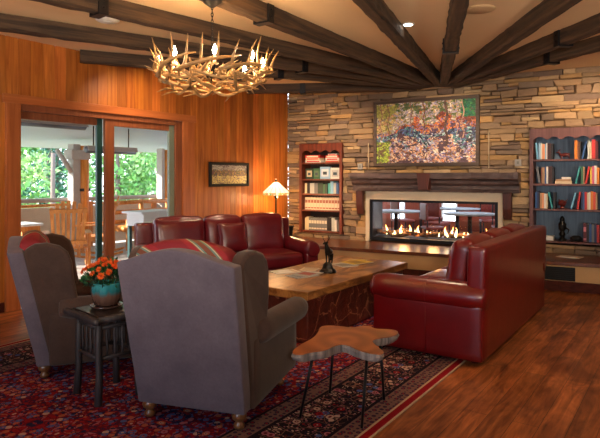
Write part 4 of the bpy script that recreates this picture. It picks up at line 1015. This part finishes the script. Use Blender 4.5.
# ------------------------------------------------------------------ log side table with flower pot
t = thing('log_side_table', 'dark log side table with spindles between the two wing chairs', 'side table', (-1.318, 3.845, RZ), math.radians(-44)); t.scale = (0.94, 0.94, 1.06)
hw = 0.22; hd = 0.20
MB().box(-hw+0.03, hw-0.03, -hd+0.03, hd-0.03, 0.52, 0.55).build('tabletop', m_tablewood, t, bevel=0.006)
for y in (-hd, hd): MB().tube([(-hw-0.04, y, 0.527), (-hw, y, 0.527), (0, y*1.0, 0.530), (hw, y, 0.527), (hw+0.03, y, 0.527)], [0.018, 0.024, 0.025, 0.024, 0.018], 12).build('edge_log', m_logbark, t)
for x in (-hw+0.015, hw-0.015): MB().tube([(x, -hd+0.02, 0.527), (x, 0, 0.529), (x, hd-0.02, 0.527)], 0.022, 12).build('edge_log', m_logbark, t)
LX, LY = 0.155, 0.145
rr = random.Random(9)
for sx_ in (-1, 1):
    for sy_ in (-1, 1):
        pts = [(sx_*(LX+0.012), sy_*(LY+0.012), 0.0), (sx_*(LX+0.004), sy_*LY, 0.18), (sx_*(LX-0.003), sy_*(LY+0.003), 0.36), (sx_*LX, sy_*LY, 0.515)]
        MB().tube(pts, [0.028, 0.024, 0.025, 0.022], 12).build('leg', m_logbark, t)
for (ax, sg) in (('x', -1), ('x', 1), ('y', -1), ('y', 1)):
    def P(q, z): return (q, sg*LY, z) if ax == 'x' else (sg*LX, q, z)
    R_ = LX if ax == 'x' else LY
    for z in (0.28, 0.47): MB().tube([P(-R_, z), P(R_, z)], 0.013, 10).build('rail', m_logbark, t)
    for k in range(4):
        q = -R_*0.6+k*R_*0.4; MB().tube([P(q, 0.285), P(q+0.004, 0.33), P(q-0.003, 0.42), P(q, 0.465)], [0.007, 0.010, 0.009, 0.006], 8).build('spindle', m_bun if False else m_logbark, t)
fpz = RZ+0.551*1.06+0.0005
t = thing('flower_pot', 'orange chrysanthemums in a ribbed teal and brown glazed pot on the log side table', 'potted flowers', (-1.34, 3.88, fpz)); t.scale = (1.12, 1.12, 1.18)
a = NT('drip_glaze'); sp = a.n('ShaderNodeSeparateXYZ'); a.l(a.tc.outputs['Object'], sp.inputs[0])
ng = a.noise(a.mapping((1, 1, 0.2)), 40, 2); zz = a.math('ADD', sp.outputs[2], a.math('MULTIPLY', ng, 0.05))
a.base(a.ramp(zz, [(0.04, L(60, 40, 34)), (0.10, L(104, 76, 64)), (0.125, L(36, 112, 120)), (0.16, L(60, 150, 156))])); a.set(0.2, coat=0.5); m_glaze = a.m
MB().lathe([(0.075, 0), (0.095, 0.006), (0.10, 0.014), (0.096, 0.016), (0.07, 0.010)], 28).build('saucer', m_glaze, t)
MB().lathe([(0.062, 0.0105), (0.072, 0.02), (0.086, 0.06), (0.091, 0.10), (0.088, 0.128), (0.093, 0.138), (0.09, 0.146), (0.08, 0.146), (0.078, 0.12), (0.01, 0.118)], 56, mod=lambda q, i: 1+(0.025*math.sin(q*18) if 1 <= i <= 3 else 0)).build('pot', m_glaze, t)
fo = MB(); rr = random.Random(4)
def leafq(b, p, dirv, ln, wd, col, r):
    dv = Vector(dirv).normalized(); sd = dv.cross(Vector((r.uniform(-1, 1), r.uniform(-1, 1), r.uniform(-1, 1)))).normalized(); nn = dv.cross(sd)
    p = Vector(p); b.add([p, p+dv*ln*0.5+sd*wd/2+nn*wd*0.15, p+dv*ln, p+dv*ln*0.5-sd*wd/2+nn*wd*0.15], [(0, 1, 2), (0, 2, 3)], col)
for k in range(420):
    q = rr.uniform(0, 2*PI); el = rr.uniform(-0.1, 1.45); R_ = rr.uniform(0.06, 0.135); p = Vector((math.cos(q)*math.cos(el)*R_, math.sin(q)*math.cos(el)*R_, 0.15+math.sin(el)*R_*0.85))
    g = rr.choice([(20, 60, 34), (30, 84, 44), (48, 104, 50), (16, 46, 34)]); leafq(fo, p, (p-Vector((0, 0, 0.13)))+Vector((rr.uniform(-.06, .06), rr.uniform(-.06, .06), rr.uniform(-.06, .06))), rr.uniform(0.03, 0.05), rr.uniform(0.015, 0.025), L(*g), rr)
for k in range(14): q = 2*PI*k/14; fo.tube([(0.03*math.cos(q), 0.03*math.sin(q), 0.115), (0.07*math.cos(q), 0.07*math.sin(q), 0.22)], 0.003, 5, L(40, 90, 40))
fo = fo.build('foliage', m_leaf, t)
m_petal = M_plain('orange_petals', (1, 1, 1, 1), 0.5, attr=True, var=0.15, bump=0)
def bloom(seed):
    r = random.Random(seed); b = MB()
    for ring, (n, rad, el) in enumerate(((14, 0.026, 0.15), (12, 0.022, 0.55), (9, 0.016, 0.95), (5, 0.010, 1.3))):
        for k in range(n):
            q = 2*PI*k/n+ring*0.3; dv = Vector((math.cos(q)*math.cos(el), math.sin(q)*math.cos(el), math.sin(el))); leafq(b, (0, 0, 0), dv, rad, 0.010, L(236, r.randint(84, 120), 34), r)
    return b
bl = [bloom(k).build('flower', m_petal, t) for k in range(3)]; pr = list(bl)
for k in range(44):
    if pr: o = pr.pop()
    else: o = bl[k % 3].copy(); COL.objects.link(o); o.parent = t
    q = k*2.4; el = 0.35+1.15*(k/44); R_ = rr.uniform(0.128, 0.155); nv = Vector((math.cos(q)*math.cos(el), math.sin(q)*math.cos(el), math.sin(el)))
    o.location = (nv.x*R_, nv.y*R_, 0.155+nv.z*R_*0.85); o.rotation_euler = nv.to_track_quat('Z', 'Y').to_euler(); s = rr.uniform(0.8, 1.1); o.scale = (s, s, s)

# ------------------------------------------------------------------ live edge side table
t = thing('live_edge_table', 'irregular star shaped live edge wood slab side table on four thin black legs', 'side table', (0.28, 3.58, RZ))
SL = [(-0.339,-0.270),(-0.280,-0.108),(-0.194,0.035),(-0.157,0.173),(-0.144,0.30),(-0.101,0.34),(-0.013,0.33),(0.08,0.28),(0.15,0.33),(0.21,0.33),(0.227,0.255),(0.312,0.246),(0.376,0.222),(0.376,0.142),(0.317,0.065),(0.226,0.035),(0.169,-0.024),(0.198,-0.161),(0.225,-0.252),(0.188,-0.301),(0.124,-0.270),(0.062,-0.201),(0.001,-0.087+0.0),(-0.064,-0.121),(-0.130,-0.226),(-0.221,-0.252),(-0.280,-0.313)]
def smooth_poly(P, it=2):
    for _ in range(it):
        Q = []
        for i in range(len(P)):
            a_, b_ = Vector(P[i]), Vector(P[(i+1) % len(P)]); Q += [tuple(a_.lerp(b_, 0.25)), tuple(a_.lerp(b_, 0.75))]
        P = Q
    return P
sp_ = smooth_poly(SL); zt, zb = 0.445, 0.392
MB().prism(sp_, zt-0.004, zt, axis='z').build('slab_top', m_slab, t)
ed = MB(); n = len(sp_); vs = []; fs = []; rr = random.Random(2)
for z_, k in ((zt-0.004, 1.0), (zt-0.02, 1.02), (zb+0.012, 0.985), (zb, 0.93)):
    for (x, y) in sp_: e_ = rr.uniform(-0.003, 0.003); vs.append((x*k+e_, y*k+e_, z_))
for i in range(3):
    for k in range(n): fs.append((i*n+k, i*n+(k+1) % n, (i+1)*n+(k+1) % n, (i+1)*n+k))
fs += [tuple(range(n)), tuple(3*n+k for k in range(n))]
ed.add(vs, fs, smooth=False).build('bark_edge', m_slabedge, t)
for (tx, ty), (bx, by) in (((-0.20, -0.16), (-0.28, -0.12)), ((0.13, -0.16), (0.085, -0.27)), ((-0.05, 0.22), (-0.075, 0.27)), ((0.25, 0.12), (0.28, 0.15))):
    MB().tube([(tx, ty, zb+0.002), (bx, by, 0.0)], [0.010, 0.008], 10).build('leg', m_iron, t)

# ------------------------------------------------------------------ outdoors: porch
def at(o, s, y, z=0, rot=0): o.matrix_world = Matrix.Translation(W(s, y, z))@Matrix.Rotation(WA+rot, 4, 'Z'); return o
dk_ = MB()
for k in range(37):
    dk_.box(-4, 10, 0.165+k*0.145, 0.165+k*0.145+0.139, -0.06, -0.02)
tag(at(dk_.build('porch_deck', m_deck), 0, 0), 'pale timber porch deck outside the glass doors', 'deck')['kind'] = 'structure'
so = MB(); so.prism([(0.165, 2.80), (5.5, 2.12), (5.5, 2.24), (0.165, 2.94)], -4, 10, axis='x')
o = at(so.build('trim_4', m_soffit), 0, 0); o['kind'] = 'structure'
# railing
r = thing('porch_railing', 'solid beige porch railing with log top rail outside the doors', 'railing'); at(r, 0, 4.55)
m_rail = M_plain('railing_panel', L(206, 186, 160), 0.7)
for k in range(7): MB().box(-3+k*1.8+0.09, -3+(k+1)*1.8-0.09, -0.02, 0.02, 0.02, 0.86).build('railing_panel', m_rail, r)
for k in range(8): MB().box(-3+k*1.8-0.07, -3+k*1.8+0.07, -0.07, 0.07, -0.02, 0.95).build('railing_post', m_outwood, r, bevel=0.01)
MB().tube([(-3.1, 0, 1.0), (3, 0, 1.005), (9.8, 0, 1.0)], 0.045, 12).build('top_rail', m_outgrey, r)
MB().tube([(-3.1, 0, 0.90), (9.8, 0, 0.90)], 0.03, 10).build('lower_rail', m_outwood, r)
def post(s, y, label, wide):
    p = thing('porch_post', label, 'post'); at(p, s, y, -0.02)
    MB().box(-0.17 if wide else -0.09, 0.0, -0.1, 0.1, 0, 2.18).build('post_timber', m_outgrey, p, bevel=0.01)
    MB().tube([(0.115, -0.04, 0), (0.115, -0.04, 2.15)], 0.105, 14).build('post_log', m_postlog, p)
    if wide:
        MB().box(-0.24, 0.2, -0.16, 0.13, 1.86, 2.06).build('post_cap', m_outgrey, p, bevel=0.01)
        MB().box(-0.02, 0.22, -0.13, -0.10, 1.2, 1.26).build('iron_band', m_iron, p)
        MB().tube([(-0.18, -0.05, 1.6), (-0.5, -0.05, 2.05)], 0.05, 8).build('brace', m_outgrey, p)
post(3.78, 4.3, 'broad porch post of grey timber and orange log seen through the left pane', True)
post(6.05, 4.3, 'slim orange porch post at the right side of the right pane', False)
def heater(s, y, z, label, roofz):
    h = thing('patio_heater', label, 'patio heater'); at(h, s, y, z)
    MB().tube([(-0.55, 0, 0), (0.55, 0, 0)], 0.065, 14).build('heater_tube', M_plain('heater_body', L(90, 92, 96), 0.4, 0.3), h)
    MB().prism([(-0.10, -0.02), (-0.06, 0.075), (0.06, 0.075), (0.10, -0.02), (0.085, -0.02), (0.05, 0.066), (-0.05, 0.066), (-0.085, -0.02)], -0.56, 0.56, axis='x').build('reflector', m_outgrey, h)
    for x in (-0.4, 0.4): MB().tube([(x, 0, 0.07), (x, 0, roofz-z+0.01)], 0.012, 8).build('hanger', m_iron, h)
heater(1.50, 1.5, 2.27, 'dark tubular patio heater under the porch roof at the top of the left pane', 2.63)
heater(3.65, 3.0, 1.99, 'tubular patio heater hanging across the door stile', 2.44)
# slatted rocking chair
def rocking_chair(label, s, y, rot):
    c = thing('rocking_chair', label, 'rocking chair', group='porch rocking chairs'); at(c, s, y, -0.02, rot)
    tilt = Matrix.Translation((0, 0.22, 0.38))@Matrix.Rotation(math.radians(-15), 4, 'X')
    hts = [0.66, 0.73, 0.77, 0.78, 0.77, 0.73, 0.66]
    for k in range(7):
        x = -0.195+k*0.065; fan = (k-3)*0.016
        MB().add([(x-0.022, 0, 0), (x+0.022, 0, 0), (x+0.028+fan, 0, hts[k]), (x+fan, 0, hts[k]+0.02), (x-0.028+fan, 0, hts[k])]+[(x-0.022, 0.018, 0), (x+0.022, 0.018, 0), (x+0.028+fan, 0.018, hts[k]), (x+fan, 0.018, hts[k]+0.02), (x-0.028+fan, 0.018, hts[k])],
                 [(0, 1, 2, 3, 4), (5, 6, 7, 8, 9), (0, 1, 6, 5), (1, 2, 7, 6), (2, 3, 8, 7), (3, 4, 9, 8), (4, 0, 5, 9)], M=tilt).build('back_slat', m_outwood, c)
    for z in (0.08, 0.60): MB().box(-0.27, 0.27, 0.018, 0.045, z, z+0.06, M=tilt).build('back_rail', m_outwood, c)
    for k in range(7): MB().box(-0.28, 0.28, -0.27+k*0.075, -0.205+k*0.075, 0.38, 0.40).build('seat_slat', m_outwood, c)
    for sx_ in (-1, 1):
        x = sx_*0.31
        MB().box(x-0.02, x+0.02, -0.27, 0.25, 0.32, 0.40).build('side_rail', m_outwood, c); MB().box(x-0.05, x+0.05, -0.34, 0.30, 0.60, 0.625).build('armrest', m_outwood, c, bevel=0.01)
        for y_ in (-0.25, 0.22): MB().box(x-0.022, x+0.022, y_-0.03, y_+0.03, 0.06, 0.60).build('leg', m_outwood, c)
        MB().tube([(x, -0.42, 0.085), (x, -0.25, 0.045), (x, 0, 0.022), (x, 0.25, 0.045), (x, 0.52, 0.11)], 0.022, 8).build('rocker', m_outwood, c)
rocking_chair('slatted cedar rocking chair nearer the glass, left pane', 2.08, 2.0, math.radians(150)+0.0)
rocking_chair('slatted cedar rocking chair farther back, beside the green door edge', 3.32, 3.05, math.radians(-130))
t = thing('porch_side_table', 'small wooden porch table with white top left of the rocking chairs', 'table'); at(t, 1.75, 3.1, -0.02)
MB().box(-0.4, 0.4, -0.3, 0.3, 0.68, 0.72).build('tabletop', m_white, t, bevel=0.01)
MB().box(-0.36, 0.36, -0.26, 0.26, 0.60, 0.68).build('apron', m_outwood, t)
for x in (-0.33, 0.33):
    for y in (-0.23, 0.23): MB().box(x-0.035, x+0.035, y-0.035, y+0.035, 0, 0.60).build('leg', m_outwood, t)
t = thing('outdoor_bar_table', 'white panelled outdoor table beyond the right glass pane', 'table'); at(t, 3.95, 2.15, -0.02)
MB().box(-0.5, 0.42, -0.28, 0.28, 0.83, 0.87).build('tabletop', m_white, t, bevel=0.005)
MB().box(-0.42, 0.36, -0.24, 0.24, 0.60, 0.83).build('apron_panel', m_white, t, bevel=0.005)
for x in (-0.38, 0.32):
    for y in (-0.2, 0.2): MB().box(x-0.03, x+0.03, y-0.03, y+0.03, 0, 0.60).build('leg', m_greenframe, t)
t = thing('log_bench', 'orange peeled log bench behind the white outdoor table', 'bench'); at(t, 4.95, 3.45, -0.02, 0.0)
for x in (-0.75, 0.0, 0.75):
    MB().tube([(x, -0.25, 0), (x, -0.25, 0.62)], 0.05, 10).build('leg', m_outwood, t); MB().tube([(x, 0.25, 0), (x, 0.27, 1.0)], 0.05, 10).build('leg', m_outwood, t)
for z in (0.55, 0.75, 0.95): MB().tube([(-0.85, 0.26, z), (0, 0.27, z+0.01), (0.85, 0.26, z)], 0.045, 10).build('back_log', m_outwood, t)
for y in (-0.2, -0.05, 0.1): MB().tube([(-0.85, y, 0.44), (0.85, y, 0.44)], 0.06, 10).build('seat_log', m_outwood, t)
# ground and trees
gr = MB(); gr.box(-14, 26, 5.6, 40, -2.2, -2.0); o = at(gr.build('lawn', M_plain('grass', L(90, 130, 60), 0.9, var=0.3)), 0, 0); tag(o, 'green ground below the porch railing', 'ground')['kind'] = 'structure'
def tree(s, y, h, R_, greens, label, seed):
    r = random.Random(seed); t = thing('tree', label, 'tree', group='trees beyond the porch'); at(t, s, y, -2.0)
    MB().tube([(0, 0, 0), (0.08, 0.05, h*0.4), (0, 0, h*0.85)], [0.2, 0.14, 0.04], 10).build('trunk', m_bark, t)
    fo = MB(); clumps = [(Vector((r.gauss(0, R_*0.45), r.gauss(0, R_*0.45), r.uniform(0.15, 1.0)*h)), r.uniform(0.35, 0.7)*R_*0.6) for _ in range(26)]
    for c0, cr in clumps:
        base = r.choice(greens)
        for _ in range(120):
            v = Vector((r.gauss(0, 1), r.gauss(0, 1), r.gauss(0, 1))).normalized()*cr*r.uniform(0.6, 1.05); k = r.uniform(0.75, 1.2)
            leafq(fo, c0+v, v+Vector((r.gauss(0, .3), r.gauss(0, .3), r.gauss(0, .3))), r.uniform(0.14, 0.26), r.uniform(0.09, 0.16), L(*[min(255, q*k) for q in base]), r)
    fo.build('foliage', m_leaf, t)
gb = [(110, 170, 80), (150, 200, 110), (90, 150, 70), (180, 215, 140)]; gd = [(40, 110, 90), (60, 130, 100), (50, 100, 60), (90, 150, 110)]
for i, (s, y, h, R_, g, lab) in enumerate([(5.2, 9.6, 5.6, 1.7, gb, 'pale bright green tree filling the left side of the left pane'), (7.0, 12.6, 6.6, 1.9, gd, 'blue green tree left of the porch post'),
        (8.0, 8.6, 5.0, 1.5, gb, 'bright green leafy tree at the door stile between both panes'), (10.4, 10.4, 5.6, 1.7, gb, 'bright green tree filling the middle of the right pane'), (9.6, 15.2, 7.4, 2.2, gd, 'dark green tree standing behind the porch post'),
        (13.2, 14.6, 7.2, 2.2, gb, 'tall green tree in the back row, right pane'), (12.6, 19.5, 8.6, 2.6, gd, 'dark green tree farthest back, behind the door stile'), (17.6, 19.0, 8.6, 2.6, gb, 'tall pale green tree farthest back on the right'), (9.2, 21.0, 9.0, 2.4, gb, 'tall pale green tree farthest back on the left')]):
    tree(s, y, h, R_, g, lab, 40+i)
MBt = MB(); MBt.tube([(0, 0, 0), (0.05, 0, 4.1)], [0.07, 0.055], 10, L(170, 160, 150))
tag(at(MBt.build('bare_trunk', m_bark), 5.0, 7.3, -2.0), 'bare pale trunk standing in front of the trees in the left pane', 'tree trunk')

# ------------------------------------------------------------------ dining room seen through the fireplace
def as_(o, u, v, z=0, rot=0): o.matrix_world = Matrix.Translation(S(u, v, z))@Matrix.Rotation(SA+rot, 4, 'Z'); return o
b = MB(); b.box(-1, 9, 0.6, 7, -0.1, 0); o = as_(b.build('floor_dining', m_floor), 0, 0); o['kind'] = 'structure'
b = MB(); b.box(-1, 9, 0.5, 7, 2.6, 2.7); o = as_(b.build('ceiling_dining', m_ceil), 0, 0); o['kind'] = 'structure'
b = MB()
for k in range(7):
    b.box(-1+k*1.5, -1+k*1.5+0.5, 6.5, 6.6, 0, 2.6); b.box(-1+k*1.5+0.95, -1+k*1.5+1.5, 6.5, 6.6, 0, 2.6)
b.box(-1, 9, 6.5, 6.6, 2.2, 2.6); b.box(-1, 9, 6.5, 6.6, 0, 0.25)
o = as_(b.build('wall_dining', M_plain('dining_wall_red', L(140, 60, 34), 0.6)), 0, 0); o['kind'] = 'structure'
for k in range(6):
    x0 = -1+k*1.5+0.5; fr = MB(); fr.box(x0, x0+0.04, 6.5, 6.56, 0.25, 2.2); fr.box(x0+0.41, x0+0.45, 6.5, 6.56, 0.25, 2.2); fr.box(x0+0.04, x0+0.41, 6.5, 6.55, 0.85, 0.9)
    o = as_(fr.build('window_%d' % (k+1), m_white), 0, 0); o['kind'] = 'structure'
    MB().box(x0+0.04, x0+0.41, 6.52, 6.53, 0.25, 2.2).build('glass_pane', m_glass, o)
def dtable(u, v, lab):
    t = thing('dining_table', lab, 'table', group='round dining tables'); as_(t, u, v)
    MB().lathe([(0.001, 0.72), (0.5, 0.72), (0.52, 0.735), (0.52, 0.75), (0.001, 0.755)], 32).build('tabletop', m_lines, t)
    MB().lathe([(0.26, 0), (0.27, 0.02), (0.05, 0.05), (0.04, 0.70), (0.12, 0.72)], 16).build('pedestal', m_iron, t)
dtable(1.15, 2.6, 'round white table at the left, seen through the fireplace glass'); dtable(2.05, 4.2, 'round white table at the centre back, seen through the fireplace glass'); dtable(2.75, 2.5, 'round white table at the right, seen through the fireplace glass')
def dchair(u, v, rot, lab):
    t = thing('dining_chair', lab, 'chair', group='dining chairs beyond the fireplace'); as_(t, u, v, 0, rot)
    MB().rbox(0, 0, 0.45, 0.44, 0.42, 0.06, 0.025, n=6).build('seat', m_rustred, t); MB().rbox(0, 0.2, 0.78, 0.42, 0.04, 0.34, 0.018, n=6).build('backrest', m_rustred, t)
    for x in (-0.19, 0.19):
        MB().tube([(x, 0.19, 0), (x, 0.19, 0.90)], 0.016, 8).build('leg', m_iron, t); MB().tube([(x, -0.17, 0), (x, -0.17, 0.44)], 0.016, 8).build('leg', m_iron, t)
dchair(0.55, 2.2, 1.9, 'red dining chair left of the left table beyond the fireplace'); dchair(1.85, 3.3, 2.8, 'red dining chair between the left and centre tables beyond the fireplace'); dchair(2.1, 2.2, 2.2, 'red dining chair just right of the left table beyond the fireplace')
dchair(3.3, 3.1, 0.4, 'red dining chair behind the right table beyond the fireplace'); dchair(1.3, 4.6, 1.2, 'red dining chair beside the centre back table beyond the fireplace'); dchair(0.9, 3.7, 2.4, 'red dining chair behind the left table beyond the fireplace'); dchair(3.55, 2.1, -1.7, 'red dining chair right of the right table beyond the fireplace'); dchair(2.5, 5.4, 0.2, 'red dining chair against the far windows beyond the fireplace'); dchair(2.7, 4.6, -1.2, 'red dining chair at the far right of the centre back table')
light('AREA', 'dining_room_light', S(2.2, 3.4, 2.5), 40, (0.85, 0.9, 1.0), target=S(2.2, 3.4, 0), shape='RECTANGLE', size=3, size_y=2)  # added unseen area light to brighten the dining room
